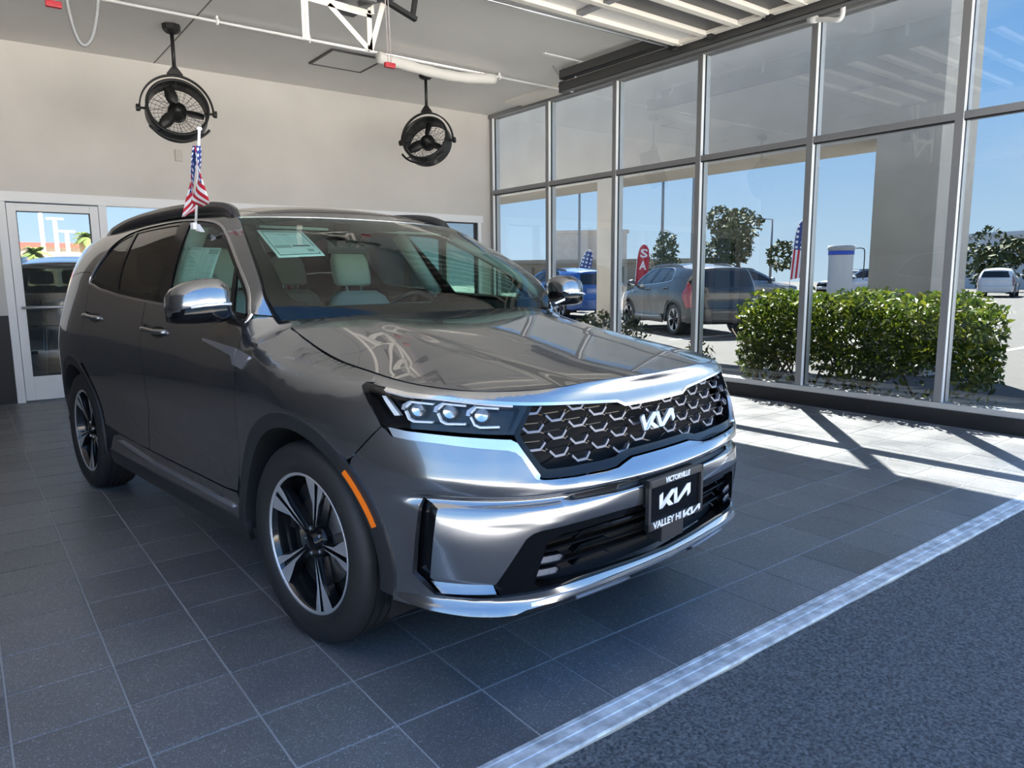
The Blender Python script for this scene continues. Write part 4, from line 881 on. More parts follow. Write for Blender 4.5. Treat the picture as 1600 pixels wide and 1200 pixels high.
# body-colour frame above the windows: A pillar, roof side, D pillar
ws_side = [(1.937,1.168),(1.946,1.184),(1.964,1.215),(2.004,1.279),(2.102,1.353),(2.222,1.426),(2.349,1.494),(2.503,1.571),(2.56,1.594)]
roof_e = [(2.56,1.594),(2.70,1.610),(3.01,1.626),(3.39,1.636),(3.8,1.634),(4.1,1.616),(4.45,1.588),(4.86,1.560),(5.02,1.545)]
frame_o = [tuple(q) for q in catmull(ws_side, 5)] + [tuple(q) for q in catmull(roof_e, 6)][1:] + [(5.02,1.30),(4.90,1.283),(4.80,1.343),(4.45,1.364),(4.22,1.364),(4.158,1.334)]
frame_i = inset(dlo, -.012)
fr_poly = frame_o + [q for q in frame_i[::-1] if True]
# outline: outer edge forward->back, then inner (window) edge back->forward
_k = max(range(len(frame_i)), key=lambda i: frame_i[i][0] - .3*abs(frame_i[i][1]-1.33)); _tip = [i for i, q in enumerate(frame_i)]
upper_i = [q for q in [tuple(p) for p in catmull(inset(dlo, -.012)[1:1+len(wout_s)], 1)]]
fr_poly = frame_o + upper_i[::-1]
both('roof_side_frame', fr_poly, paint, res=.02, bres=.014, flange=.014)
both('window_reveal', inset(dlo, -.002), black_gloss, holes=[inset(dlo, .020)], out=-.004, res=.02, bres=.014, flange=.02)
for s in (1, -1):
    q = inset(dlo, -.007); q = [(s*a, b) for a, b in q]
    strip('window_chrome_trim', q + q[:1], .011, chrome, car, out=.003, h=.010, res=.03)
    pil = lambda P: [(s*a, b) for a, b in (P if s > 0 else P[::-1])]
    panel('centre_pillar', pil([(2.812,1.203),(2.970,1.210),(3.192,1.607),(3.066,1.602)]), black_gloss, out=-.002, res=.03, flange=.01)
    panel('rear_divider', pil([(3.585,1.243),(3.637,1.248),(3.848,1.590),(3.800,1.593)]), black_gloss, out=-.002, res=.03, flange=.01)
    panel('quarter_divider', pil([(2.113,1.166),(2.150,1.169),(2.312,1.392),(2.264,1.366)]), black_gloss, out=-.002, res=.03, flange=.01)
    gl = inset(dlo, .012)
    cutf = lambda lo, hi: lo
    def band_clip(P, f0, f1):
        """clip polygon between two slanted lines u = a + b*(z-1.2)"""
        def clip(P, a, b, sg):
            o = []; n = len(P); dv = [sg*(p[0] - a - b*(p[1]-1.2)) for p in P]
            for i in range(n):
                j = (i+1) % n
                if dv[i] >= 0: o.append(P[i])
                if dv[i]*dv[j] < 0:
                    t = dv[i]/(dv[i]-dv[j]); o.append((P[i][0]+t*(P[j][0]-P[i][0]), P[i][1]+t*(P[j][1]-P[i][1])))
            return o
        if f0: P = clip(P, *f0, 1)
        if f1: P = clip(P, *f1, -1)
        return P
    g1 = band_clip(gl, None, (2.145, .79)); g2 = band_clip(gl, (2.145, .79), (2.90, .57)); g3 = band_clip(gl, (2.90, .57), (3.612, .60)); g4 = band_clip(gl, (3.612, .60), None)
    for nm, g, m in (('front_quarter_glass', g1, side_glass), ('front_door_glass', g2, side_glass), ('rear_door_glass', g3, privacy_glass), ('rear_quarter_glass', g4, privacy_glass)):
        panel(nm, [(s*a, b) for a, b in (g if s > 0 else g[::-1])], m, out=-.008, res=.04, flange=0)

# --- hood
_fq = shut(np.linspace(0, SHL, 400)); _mk = int(np.argmax(_fq[:, 1] > .70)); _fw = _fq[:_mk+1, 1]; _fx = _fq[:_mk+1, 0] - .003
_sx = _fq[_mk:, 0][::-1]; _sw = _fq[_mk:, 1][::-1] - .004
def hood_surf(q):
    """(r,s): r 0 at the cowl .. 1 at the front edge, s -1..1 across"""
    r, s_ = q[:, 0], q[:, 1]; tt = np.abs(s_)
    xr = -.225 - .19 * tt**2.4; xr1 = -.415; xf1 = _fx[-1]
    xs = xr1 + (xf1 - xr1) * r
    ws_ = np.interp(xs, _sx, _sw) - .028 * np.clip((-.30 - xs) / .115, 0, 1)**1.6
    w = tt * ws_
    x = xr + (np.interp(np.minimum(tt, 1) * _fw[-1], _fw, _fx) - xr) * r
    return np.stack([x, -np.sign(s_ + 1e-12) * w, hoodz(x, w)], 1)
hp = [(0,-1),(1,-1),(1,1),(0,1)]
panel('hood', hp, paint, res=.02, surf=hood_surf, flange=.02, flip=False)
# --- windscreen: lofted between the cowl line, the header and the A pillars
_wsl = np.vstack([[(-.352,-.785,1.150)], [bsurf([q])[0] for q in catmull(ws_side[2:], 6)]])       # right edge, bottom -> top
_wl = np.r_[0, np.cumsum(np.linalg.norm(np.diff(_wsl, axis=0), axis=1))]; _wsl = nspl(_wl[[0,4,10,18,26,len(_wl)-1]], _wsl[[0,4,10,18,26,len(_wl)-1]])(np.linspace(0, _wl[-1], 60))
_wt = np.linspace(0, 1, len(_wsl))
def ws_surf(q, ins=.0):
    v, s_ = q[:, 0], q[:, 1]; a = np.abs(s_)
    ex = np.interp(v, _wt, _wsl[:, 0]); ew = np.interp(v, _wt, -_wsl[:, 1]); ez = np.interp(v, _wt, _wsl[:, 2])
    bul_x = np.interp(v, [0, .5, 1], [.155, .150, .075]); bul_z = np.interp(v, [0, .5, 1], [.014, .030, .014])
    k = 1 - a**2.2
    return np.stack([ex + bul_x * k, -s_ * ew, ez + bul_z * k - ins], 1)
panel('windscreen', [(0.0,-.985),(1,-.985),(1,.985),(0.0,.985)], car_glass, res=.05, surf=lambda q: ws_surf(q), flange=0, flip=True)
frit = mat('black_glass_border', (.003,.003,.004), .25, 0, 0, .12)
panel('windscreen_border', [(-.04,-1.0),(1.0,-1.0),(1.0,1.0),(-.04,1.0)], frit, res=.03, surf=lambda q: ws_surf(q, .004),
      holes=[[tuple(p) for p in catmull([(.10,-.84),(.07,-.7),(.06,0),(.07,.7),(.10,.84),(.2,.90),(.6,.925),(.88,.90),(.925,.8),(.935,.3),(.80,.12),(.78,0),(.80,-.12),(.935,-.3),(.925,-.8),(.88,-.90),(.6,-.925),(.2,-.90)], 6, closed=True)]], flange=0, flip=True)
mb = MB(); mb.box((-1.08,-.09,1.545),(-.93,.09,1.615), bev=.02); mb.build('mirror_sensor_pod', dash_mat, car)
# body-colour gusset between hood corner, wing and A pillar
for s in (1, -1):
    Hc = [hood_surf(np.array([(r, s*1.0)]))[0] for r in (.16, .11, .07, .03, 0.)]; Fc = [bsurf([(s*u, z)])[0] for u, z in ((1.80, float(shut_z(1.80)) - .004), (1.855, float(shut_z(1.855)) - .002), (1.895,1.145), (1.94,1.163), (1.962,1.180))]
    V = [h - [0, 0, .005] for h in Hc] + [f - [0, 0, .004] for f in Fc]; mb = MB(); mb.add(V, [(i, i+1, i+6, i+5) for i in range(4)], 0, True); mb.build('cowl_gusset', paint, car)
# cowl under the hood's rear edge
mb = MB()
cv = [(x, w) for w, x in ((-.74,-.42),(-.5,-.32),(-.25,-.255),(0,-.235),(.25,-.255),(.5,-.32),(.74,-.42))]
V = []; F = []
for i, (x, w) in enumerate(cv): V += [(x + .03, w, 1.135 - .05*abs(w)), (x - .12, w, 1.16 - .02*abs(w))]
for i in range(len(cv) - 1): F.append((2*i, 2*i+1, 2*i+3, 2*i+2))
mb.add(V, F); mb.build('cowl_panel', black_plastic, car)
for s, y0 in ((1, .10), (-1, -.62)):
    mb = MB(); a = Vector((-.27, y0 + .15, 1.172)); b = Vector((-.40, y0 + .62, 1.195)); mb.tube([a, (a+b)/2 + Vector((.0,0,.012)), b], .008, 8); mb.build('wiper_arm', black_plastic, car)
# --- roof
_re = np.array([bsurf([q])[0] for q in catmull(roof_e, 6)])
def roof_surf(q):
    t, s_ = q[:, 0], q[:, 1]; a = np.abs(s_); T_ = np.linspace(0, 1, len(_re))
    ex = np.interp(t, T_, _re[:, 0]); ew = np.interp(t, T_, -_re[:, 1]); ez = np.interp(t, T_, _re[:, 2])
    fwd = .085 * (1 - t)**6 - .05 * t**5
    return np.stack([ex + fwd * (1 - a**2.2), -s_ * ew, ez + (.014 + .064 * (1 - (1 - np.clip(t / .30, 0, 1))**2) * (1 - .5 * np.clip((t - .6) / .4, 0, 1))) * (1 - a**2.4)], 1)
roof_glass = mat('black_roof_glass', (.01,.01,.011), .04, 0, .5)
panel('roof', [(0,-1),(1,-1),(1,1),(0,1)], paint, res=.03, surf=roof_surf, flange=.004, flip=True, holes=[[(.06,-.80),(.62,-.80),(.62,.80),(.06,.80)]])
panel('panoramic_roof_glass', [(.063,-.795),(.617,-.795),(.617,.795),(.063,.795)], roof_glass, res=.04, surf=lambda q: roof_surf(q) + [0, 0, .001], flange=.01, flip=True)
mb = MB(); V = []; F = []
for i, s_ in enumerate(np.linspace(-1, 1, 15)):
    p = roof_surf(np.array([[1.0, s_]]))[0]; V += [tuple(p + [.02, 0, .004]), tuple(p + [-.17*(1-.35*s_*s_), 0, -.035]), tuple(p + [-.12*(1-.35*s_*s_), 0, -.075])]
for i in range(14): F += [(3*i, 3*i+1, 3*i+4, 3*i+3), (3*i+1, 3*i+2, 3*i+5, 3*i+4)]
mb.add(V, F, 0, True); mb.build('rear_spoiler', paint, car)
# --- roof rails
rail_m = mat('dark_grey_rail', (.06,.06,.065), .25, .6, .5)
for s in (1, -1):
    rp = [bsurf([(s*u, z)])[0] + np.array([0, s*d, h]) for u, z, d, h in ((2.57,1.592,.014,.000),(2.64,1.60,.016,.030),(2.76,1.612,.018,.048),(2.98,1.622,.018,.056),(3.4,1.634,.018,.056),(3.8,1.632,.018,.052),(4.10,1.616,.018,.044),(4.32,1.60,.016,.024),(4.44,1.588,.014,-.002))]
    rp = [np.array(p) for p in catmull(rp, 6)]
    mb = MB(); n = len(rp); V = []; F = []
    for i, p in enumerate(rp):
        k = min(1, i / 5., (n - 1 - i) / 5.); hw = .012 + .010*k; hh = .010 + .010*k
        V += [p + [0, -hw, -hh*2.4], p + [0, hw, -hh*2.4], p + [0, hw*.7, hh*.8], p + [0, -hw*.7, hh*.8]]
    for i in range(n - 1):
        for k in range(4): F.append((4*i+k, 4*i+(k+1) % 4, 4*i+4+(k+1) % 4, 4*i+4+k))
    F += [(0,1,2,3), (4*n-4, 4*n-3, 4*n-2, 4*n-1)]
    mb.add(V, F, 0, True); mb.build('roof_rail', rail_m, car)
# --- wheel-arch cladding, liners, markers
def ring(name, cx, r0, r1, a0, a1, m, out, side, n=40, depth=.03):
    rows = []
    for r, o in ((r1 + .001, -.004), (r1, out), (r0 + .012, out), (r0, out - .006), (r0, out - depth), (r0 + .01, out - .16)):
        rows.append(bsurf([(side*u, z) for u, z in arc(cx, ZW, r, a0, a1, n)], o))
    V = np.vstack(rows); F = [(k*n+i, k*n+i+1, (k+1)*n+i+1, (k+1)*n+i) for k in range(len(rows) - 1) for i in range(n - 1)]
    mb = MB(); mb.add(V, F, 0, True); o = mb.build(name, m, car)
    md = o.modifiers.new('split', 'EDGE_SPLIT'); md.split_angle = R(35); return o
for s in (1, -1):
    ring('arch_cladding', AF, .436, .490, -5, 186, black_plastic, .008, s)
    ring('arch_cladding', AR, .436, .490, -8, 188, black_plastic, .008, s)
    for cx in (AF, AR):
        mb = MB(); n = 28; V = []; F = []
        for i in range(n):
            a = R(-20 + 220 * i / (n - 1)); x, z = cx + .45*math.cos(a), ZW + .45*math.sin(a); V += [(x, -s*.84, z), (x, -s*.52, z), (cx + .05*math.cos(a), -s*.52, ZW + .05*math.sin(a))]
        for i in range(n - 1): F += [(3*i, 3*i+3, 3*i+4, 3*i+1), (3*i+1, 3*i+4, 3*i+5, 3*i+2)]
        mb.add(V, F); mb.build('wheel_well', dark_void, car)
    ma = [(s*u, z) for u, z in arc(AF, ZW, .463, 22, 47, 8)]
    strip('side_marker', ma, .016, amber, car, out=.014, h=.02)
mb = MB(); mb.box((-3.70,-.80,.30),(.62,.80,.34)); mb.box((.42,-.62,.34),(.78,.62,.80)); mb.build('underbody', dark_void, car)
# --- door handles, fender garnish
for s in (1, -1):
    for (ua, za, ub, zb) in ((3.035,1.082,2.735,1.074), (4.055,1.116,3.765,1.104)):
        n = 14; mb = MB(); V = []; F = []
        for i in range(n):
            t = i / (n - 1); u = ua + (ub - ua)*t; z = za + (zb - za)*t; lift = .042 * min(1, 4.5*t*(1-t) + .25) ; hh = .016 * (1 - .25*t)
            V += [bsurf([(s*u, z + hh)], lift - .012)[0], bsurf([(s*u, z + hh*.5)], lift)[0], bsurf([(s*u, z - hh*.7)], lift)[0], bsurf([(s*u, z - hh)], lift - .014)[0]]
        for i in range(n - 1):
            for k in range(4): F.append((4*i+k, 4*i+(k+1) % 4, 4*i+4+(k+1) % 4, 4*i+4+k))
        F += [(0,1,2,3), (4*n-4,4*n-3,4*n-2,4*n-1)]; mb.add(V, F, 0, True); mb.build('door_handle', paint, car)
        cup = [((ua*.35+ub*.65) + .095*math.cos(t), (za*.35+zb*.65) - .006 + .026*math.sin(t)) for t in np.linspace(0, 2*math.pi, 20)[:-1]]
        panel('handle_recess_shade', [(s*a, b) for a, b in (cup if s > 0 else cup[::-1])], black_gloss, out=.0015, res=.03, flange=0)  # flat black patch on the skin: shade of the handle cup as colour
    g1_ = [(1.985,1.048),(2.316,1.070),(2.31,1.060),(2.02,1.018),(1.99,.985),(1.982,.985)]
    g2_ = [(1.858,1.026),(1.975,1.046),(1.972,.985),(1.912,.975)]
    for g in (g1_, g2_): panel('fender_garnish', [(s*a, b) for a, b in (g if s > 0 else g[::-1])], satin, out=.007, res=.03, flange=.012)
# --- door mirrors
for s in (1, -1):
    mr = empty('door_mirror', parent=car)
    def shell(x0, secs, m, name, close=True):
        mb = MB(); V = []; F = []; n = 20
        for (y, xc, zc, dx, dz, ex) in secs:
            for k in range(n):
                t = 2*math.pi*k/n; c, sn = math.cos(t), math.sin(t); V.append((xc + dx*math.copysign(abs(c)**ex, c), -s*y, zc + dz*math.copysign(abs(sn)**ex, sn)))
        m_ = len(secs)
        for i in range(m_ - 1):
            for k in range(n): F.append((i*n+k, i*n+(k+1) % n, (i+1)*n+(k+1) % n, (i+1)*n+k))
        F += [tuple(range(n)), tuple(range((m_-1)*n, m_*n))]; mb.add(V, F, 0, True)
        return mb.build(name, m, mr)
    up = [(.940,-.474,1.230,.045,.050,.7),(.952,-.470,1.234,.080,.070,.7),(.985,-.464,1.238,.094,.080,.7),(1.04,-.464,1.236,.094,.078,.7),(1.09,-.474,1.230,.086,.070,.7),(1.125,-.490,1.222,.066,.056,.7),(1.142,-.502,1.214,.036,.038,.7)]
    o = shell(0, up, paint, 'mirror_cap')
    lo = [(y - .002, xc + .002, zc - .036, dx*1.02, dz*.66, ex) for i, (y, xc, zc, dx, dz, ex) in enumerate(up)]
    shell(0, lo, black_gloss, 'mirror_lower')
    strip_y = [(-.462 + .100, 1.212)]
    mb = MB(); mb.tube([(-.380,-s*.955,1.220),(-.367,-s*1.0,1.222),(-.369,-s*1.06,1.218),(-.386,-s*1.10,1.212)], .0055, 8); mb.build('mirror_indicator', drl_mat, mr)
    mb = MB(); V = []; 
    a0 = bsurf([(s*2.06,1.128)])[0]; a1 = bsurf([(s*2.16,1.150)])[0]
    P0 = [(a0[0]+.03, a0[1]+s*.02, 1.120), (a1[0]-.01, a1[1]+s*.02, 1.120), (a1[0]-.01, a1[1]+s*.02, 1.168), (a0[0]+.02, a0[1]+s*.02, 1.165)]
    P1 = [(-.405,-s*.945,1.166), (-.50,-s*.945,1.166), (-.50,-s*.945,1.20), (-.41,-s*.945,1.20)]
    mb.add(P0 + P1, [(0,1,2,3),(4,7,6,5),(0,4,5,1),(1,5,6,2),(2,6,7,3),(3,7,4,0)]); mb.build('mirror_arm', black_gloss, mr, bevel=.006)
    mb = MB(); mb.bar((a0[0]+.028, a0[1]-s*.0, 1.146), (-.400,-s*.950,1.186), .012, .010); mb.build('mirror_arm_trim', chrome, mr)
    mb = MB(); V = [(-.566 + .0*k, -s*(1.02 + .085*math.cos(t)), 1.222 + .062*math.sin(t)) for k, t in enumerate(np.linspace(0, 2*math.pi, 24)[:-1])]; mb.add(V, [tuple(range(23))]); mb.build('mirror_face', mirror_glass, mr)

# --- wheels
def make_wheel(name):
    """axis along y, outer face towards -y"""
    w = empty(name, parent=car)
    # tyre: section half-width .118, radius .370, tread with four grooves
    pr = [(.252,-.092),(.262,-.104),(.285,-.116),(.310,-.1195),(.332,-.117),(.348,-.110),(.358,-.102),(.3645,-.092)]
    tread = []
    for g in (-.058,-.019,.019,.058): tread += [(.3695,g-.0065),(.3615,g-.004),(.3615,g+.004),(.3695,g+.0065)]
    pr = pr + [(.3685,-.080)] + tread + [(.3685,.080)] + [(r, -h) for r, h in pr[::-1]]
    mb = MB(); mb.lathe(pr, 120, 'y'); t = mb.build('tyre', rubber_tread, w)
    md = t.modifiers.new('split', 'EDGE_SPLIT'); md.split_angle = R(40)
    mb = MB(); mb.lathe([(.262,-.098),(.258,-.104),(.250,-.100),(.245,-.090),(.240,-.070),(.232,-.03),(.225,.03),(.235,.10),(.25,.105)], 96, 'y'); mb.build('rim_barrel', alloy_black, w)
    mb = MB(); mb.lathe([(.262,-.0985),(.2585,-.1045),(.2525,-.1035),(.2485,-.0985)], 96, 'y'); mb.build('rim_lip', alloy, w)
    mb = MB(); mb.lathe([(.06,-.03),(.165,-.03),(.168,-.02),(.168,.0),(.06,.0)], 64, 'y'); mb.build('brake_disc', steel, w)
    mb = MB(); mb.lathe([(.0,-.02),(.225,-.015),(.225,.02)], 48, 'y'); mb.build('brake_backplate', dark_void, w)
    mb = MB(); 
    V = []; F = []; n = 12
    for i in range(n):
        a = R(-28 + 56*i/(n-1)); 
        for rr, yy in ((.112,-.055),(.182,-.055),(.190,-.04),(.190,.0),(.105,.0),(.105,-.045)): V.append((rr*math.cos(a), yy, rr*math.sin(a)))
    for i in range(n - 1):
        for k in range(6): F.append((6*i+k, 6*i+(k+1) % 6, 6*i+6+(k+1) % 6, 6*i+6+k))
    F += [tuple(range(6)), tuple(range(6*n-6, 6*n))]; mb.add(V, F); mb.build('brake_caliper', steel, w, bevel=.004)
    def yface(r): return -.078 - .020 * ((r - .05) / .2)**1.3 if r > .05 else -.078
    def blade(P, dep, m, nm, drop=0.):
        """P: polygon in (r, t) where t is sideways metres at radius r; extruded inwards"""
        mb = MB(); n = len(P)
        V = [(r, yface(r) + drop, t) for r, t in P] + [(r, yface(r) + drop + dep, t * .9) for r, t in P]
        F = [tuple(range(n)), tuple(range(2*n-1, n-1, -1))] + [(i, (i+1) % n, (i+1) % n + n, i + n) for i in range(n)]
        mb.add(V, F); mb.m = [0, 1] + [1] * n
        return mb
    for k in range(5):
        sp = empty('spoke', parent=w); a = R(72*k + 90 - 14)
        rot = Matrix.Rotation(-a, 4, 'Y')
        # wide outer foot of the spoke, then a pair of slim inner bars
        for P in ([(.050,.006),(.085,.0085),(.150,.020),(.200,.050),(.2495,.076),(.2515,.060),(.2525,.030),(.2525,.011),(.170,.007),(.10,.0065)],
                  [(.050,-.006),(.10,-.0065),(.170,-.007),(.2525,-.011),(.2525,-.030),(.2515,-.044),(.215,-.036),(.165,-.019),(.085,-.0095)]):
            mb = blade(P, .035, None, 'b'); o = mb.build('spoke_blade', [alloy, alloy_black], sp, bevel=.0015); o.data.transform(rot)
        mb = blade([(.05,.016),(.09,.016),(.165,.030),(.225,.060),(.23,-.042),(.165,-.028),(.09,-.016),(.05,-.016)], .03, None, 'c', .014); mb.m = [0] * len(mb.m); o = mb.build('spoke_back', alloy_black, sp); o.data.transform(rot)
    mb = MB(); mb.lathe([(.0,-.088),(.026,-.087),(.031,-.082),(.033,-.06),(.060,-.066),(.066,-.05),(.066,-.02)], 40, 'y'); mb.build('hub_cap', black_gloss, w)
    for k in range(5):
        a = R(72*k + 40); c = (.049*math.cos(a), 0, .049*math.sin(a)); mb = MB(); mb.lathe([(0,-.080),(.008,-.080),(.010,-.075),(.010,-.05)], 6, 'y', c, smooth=False); mb.build('lug_nut', steel, w)
    return w
rubber_tread = mat('tyre_rubber_tread', (.020,.020,.021), .6)
_tc = N(rubber_tread, 'ShaderNodeTexCoord'); _sx_ = N(rubber_tread, 'ShaderNodeSeparateXYZ'); L(rubber_tread, _tc.outputs['Object'], _sx_.inputs[0])
_at = N(rubber_tread, 'ShaderNodeMath', operation='ARCTAN2'); L(rubber_tread, _sx_.outputs[0], _at.inputs[0]); L(rubber_tread, _sx_.outputs[2], _at.inputs[1])
_m1 = N(rubber_tread, 'ShaderNodeMath', operation='MULTIPLY'); _m1.inputs[1].default_value = 72 / (2*math.pi); L(rubber_tread, _at.outputs[0], _m1.inputs[0])
_ya = N(rubber_tread, 'ShaderNodeMath', operation='MULTIPLY'); _ya.inputs[1].default_value = 9.; L(rubber_tread, _sx_.outputs[1], _ya.inputs[0])
_ad = N(rubber_tread, 'ShaderNodeMath', operation='ADD'); L(rubber_tread, _m1.outputs[0], _ad.inputs[0]); L(rubber_tread, _ya.outputs[0], _ad.inputs[1])
_fr = N(rubber_tread, 'ShaderNodeMath', operation='FRACT'); L(rubber_tread, _ad.outputs[0], _fr.inputs[0])
_gt = N(rubber_tread, 'ShaderNodeMath', operation='GREATER_THAN'); _gt.inputs[1].default_value = .13; L(rubber_tread, _fr.outputs[0], _gt.inputs[0])
_r2 = N(rubber_tread, 'ShaderNodeVectorMath', operation='LENGTH'); _cz = N(rubber_tread, 'ShaderNodeCombineXYZ'); L(rubber_tread, _sx_.outputs[0], _cz.inputs[0]); L(rubber_tread, _sx_.outputs[2], _cz.inputs[2]); L(rubber_tread, _cz.outputs[0], _r2.inputs[0])
_in = N(rubber_tread, 'ShaderNodeMath', operation='LESS_THAN'); _in.inputs[1].default_value = .356; L(rubber_tread, _r2.outputs['Value'], _in.inputs[0])
_mx = N(rubber_tread, 'ShaderNodeMath', operation='MAXIMUM'); L(rubber_tread, _gt.outputs[0], _mx.inputs[0]); L(rubber_tread, _in.outputs[0], _mx.inputs[1])
_bp = N(rubber_tread, 'ShaderNodeBump'); _bp.inputs['Strength'].default_value = .8; _bp.inputs['Distance'].default_value = .006; L(rubber_tread, _mx.outputs[0], _bp.inputs['Height']); L(rubber_tread, _bp.outputs[0], bsdf(rubber_tread).inputs['Normal'])
wheel0 = make_wheel('wheel')
wheel0.location = (AF, -.80, .368); wheel0.rotation_euler = (0, R(4), R(3))
def place_wheel(x, y, rz, ry):
    w = copy_tree(wheel0, car); w.location = (x, y, .368); w.rotation_euler = (0, R(ry), R(rz)); return w
place_wheel(AR, -.80, 0, 20); place_wheel(AF, .80, 183, 30); place_wheel(AR, .80, 180, 50)

# --- cabin
cab = empty('cabin', parent=car)
mb = MB(); mb.box((-3.5,-.84,.36),(-.2,.84,.44)); mb.box((-.50,-.84,.4),(-.42,.84,1.02)); mb.build('cabin_floor', dash_mat, cab)
mb = MB(); V = []; F = []
pr = [(-.42,1.115),(-.60,1.125),(-.80,1.125),(-.93,1.10),(-.97,1.03),(-.90,.80),(-.55,.75)]
ys = [-.80,-.7,-.45,-.2,.05,.2,.38,.55,.72,.80]
for y in ys:
    for i, (x, z) in enumerate(pr):
        hump = .035 * math.exp(-((y - .38) / .17)**2) if 2 <= i <= 4 else 0
        V.append((x - .35*max(0, abs(y) - .45)*(1 if i < 2 else .3), y, z + hump))
k = len(pr)
for i in range(len(ys) - 1):
    for j in range(k - 1): F.append((i*k+j, i*k+j+1, (i+1)*k+j+1, (i+1)*k+j))
mb.add(V, F, 0, True); mb.build('dashboard', dash_mat, cab)
mb = MB(); mb.box((-.985,-.16,1.07),(-.965,.32,1.175), bev=.006); mb.build('dash_screen', black_gloss, cab)
c0 = Vector((-1.10,.38,1.06)); ax = Vector((.9,0,-.42)).normalized(); u1 = Vector((0,1,0)); u2 = ax.cross(u1)
mb = MB(); mb.tube([c0 + .185*(u1*math.cos(t) + u2*math.sin(t)) for t in np.linspace(0, 2*math.pi, 41)[:-1]], .015, 10, closed=True); mb.lathe([(0,.0),(.055,0),(.06,-.02)], 16, 'x', c0)
for t in (R(0), R(180), R(90)): mb.bar(c0, c0 + .18*(u1*math.cos(t) + u2*math.sin(t)), .03, .015)
mb.tube([c0, c0 + ax*.35], .03, 8); mb.build('steering_wheel', dash_mat, cab)
def seat(x, y, rear=False, wid=.25):
    st = empty('seat', parent=cab); lean = .26
    def cushion(nm, secs):
        mb = MB(); V = []; F = []; n = 20
        for (cx_, cz_, w_, d_) in secs:
            for q in range(n):
                t = 2*math.pi*q/n; c, s2 = math.cos(t), math.sin(t); V.append((cx_ + d_*math.copysign(abs(c)**.6, c), y + w_*math.copysign(abs(s2)**.5, s2), cz_))
        m_ = len(secs)
        for i in range(m_ - 1):
            for q in range(n): F.append((i*n+q, i*n+(q+1) % n, (i+1)*n+(q+1) % n, (i+1)*n+q))
        F += [tuple(range(n)), tuple(range((m_-1)*n, m_*n))]; mb.add(V, F, 0, True); mb.build(nm, leather, st)
    cushion('seat_base', [(x+.02,.52,wid*.9,.22),(x+.02,.56,wid,.26),(x+.03,.66,wid,.27),(x+.03,.70,wid*.92,.24)])
    cushion('seat_back', [(x-.26 - lean*(z-.62), z, wid*k_, .075*k2) for z, k_, k2 in ((.62,.9,.9),(.68,1,1),(.85,1.0,1.0),(1.02,.96,.95),(1.14,.86,.9),(1.20,.72,.8),(1.235,.5,.5))])
    cushion('head_rest', [(x-.30 - lean*(z-.62), z, .125*k_, .055*k2) for z, k_, k2 in ((1.265,.78,.6),(1.28,.95,.9),(1.34,1.0,1.0),(1.42,.98,.95),(1.46,.86,.8),(1.48,.6,.4))])
    mb = MB()
    for dy in (-.05, .05): mb.tube([(x-.30-lean*.55, y+dy, 1.19), (x-.30-lean*.66, y+dy, 1.29)], .007, 8)
    mb.build('headrest_post', chrome, st)
seat(-1.20, .38); seat(-1.20, -.38)
for y in (-.45, 0, .45): seat(-2.15, y, True, .22)
mb = MB(); mb.box((-1.13,-.12,1.44),(-1.10,.12,1.51), bev=.012); mb.bar((-1.11,0,1.50),(-1.03,0,1.58), .02); mb.build('rearview_mirror', dash_mat, cab)
mb = MB(); V = []; F = []
for i, t in enumerate(np.linspace(.02, .98, 16)):
    for j, s_ in enumerate(np.linspace(-.97, .97, 9)): V.append(roof_surf(np.array([[t, s_]]))[0] - [0, 0, .035])
for i in range(15):
    for j in range(8): F.append((i*9+j, i*9+j+1, (i+1)*9+j+1, (i+1)*9+j))
mb.add(V, F, 0, True); mb.build('headliner', headliner, cab)
for s in (1, -1):
    mb = MB(); P = [ws_surf(np.array([(v, s*.93)]), .055)[0] for v in np.linspace(.14, .97, 12)]; mb.tube(P, .026, 8); mb.build('pillar_trim', headliner, cab)
    mb = MB(); a = bsurf([(s*2.95,1.21)], -.06)[0]; b = bsurf([(s*3.06,1.58)], -.06)[0]; mb.tube([a, b], .045, 8); mb.build('pillar_trim', headliner, cab)
    mb = MB(); V = [bsurf([(s*u, z)], -.06)[0] for u in np.linspace(2.05, 4.4, 14) for z in (.45,.8,1.0, 1.14)]; F = [(i*4+j, i*4+j+1, i*4+j+5, i*4+j+4) for i in range(13) for j in range(3)]; mb.add(V, F, 0, True); mb.build('door_lining', dash_mat, cab)
    mb = MB(); mb.bar((-.98, -s*.36, 1.555), (-1.16, -s*.36, 1.575), .36, .012); mb.build('sun_visor', headliner, cab)
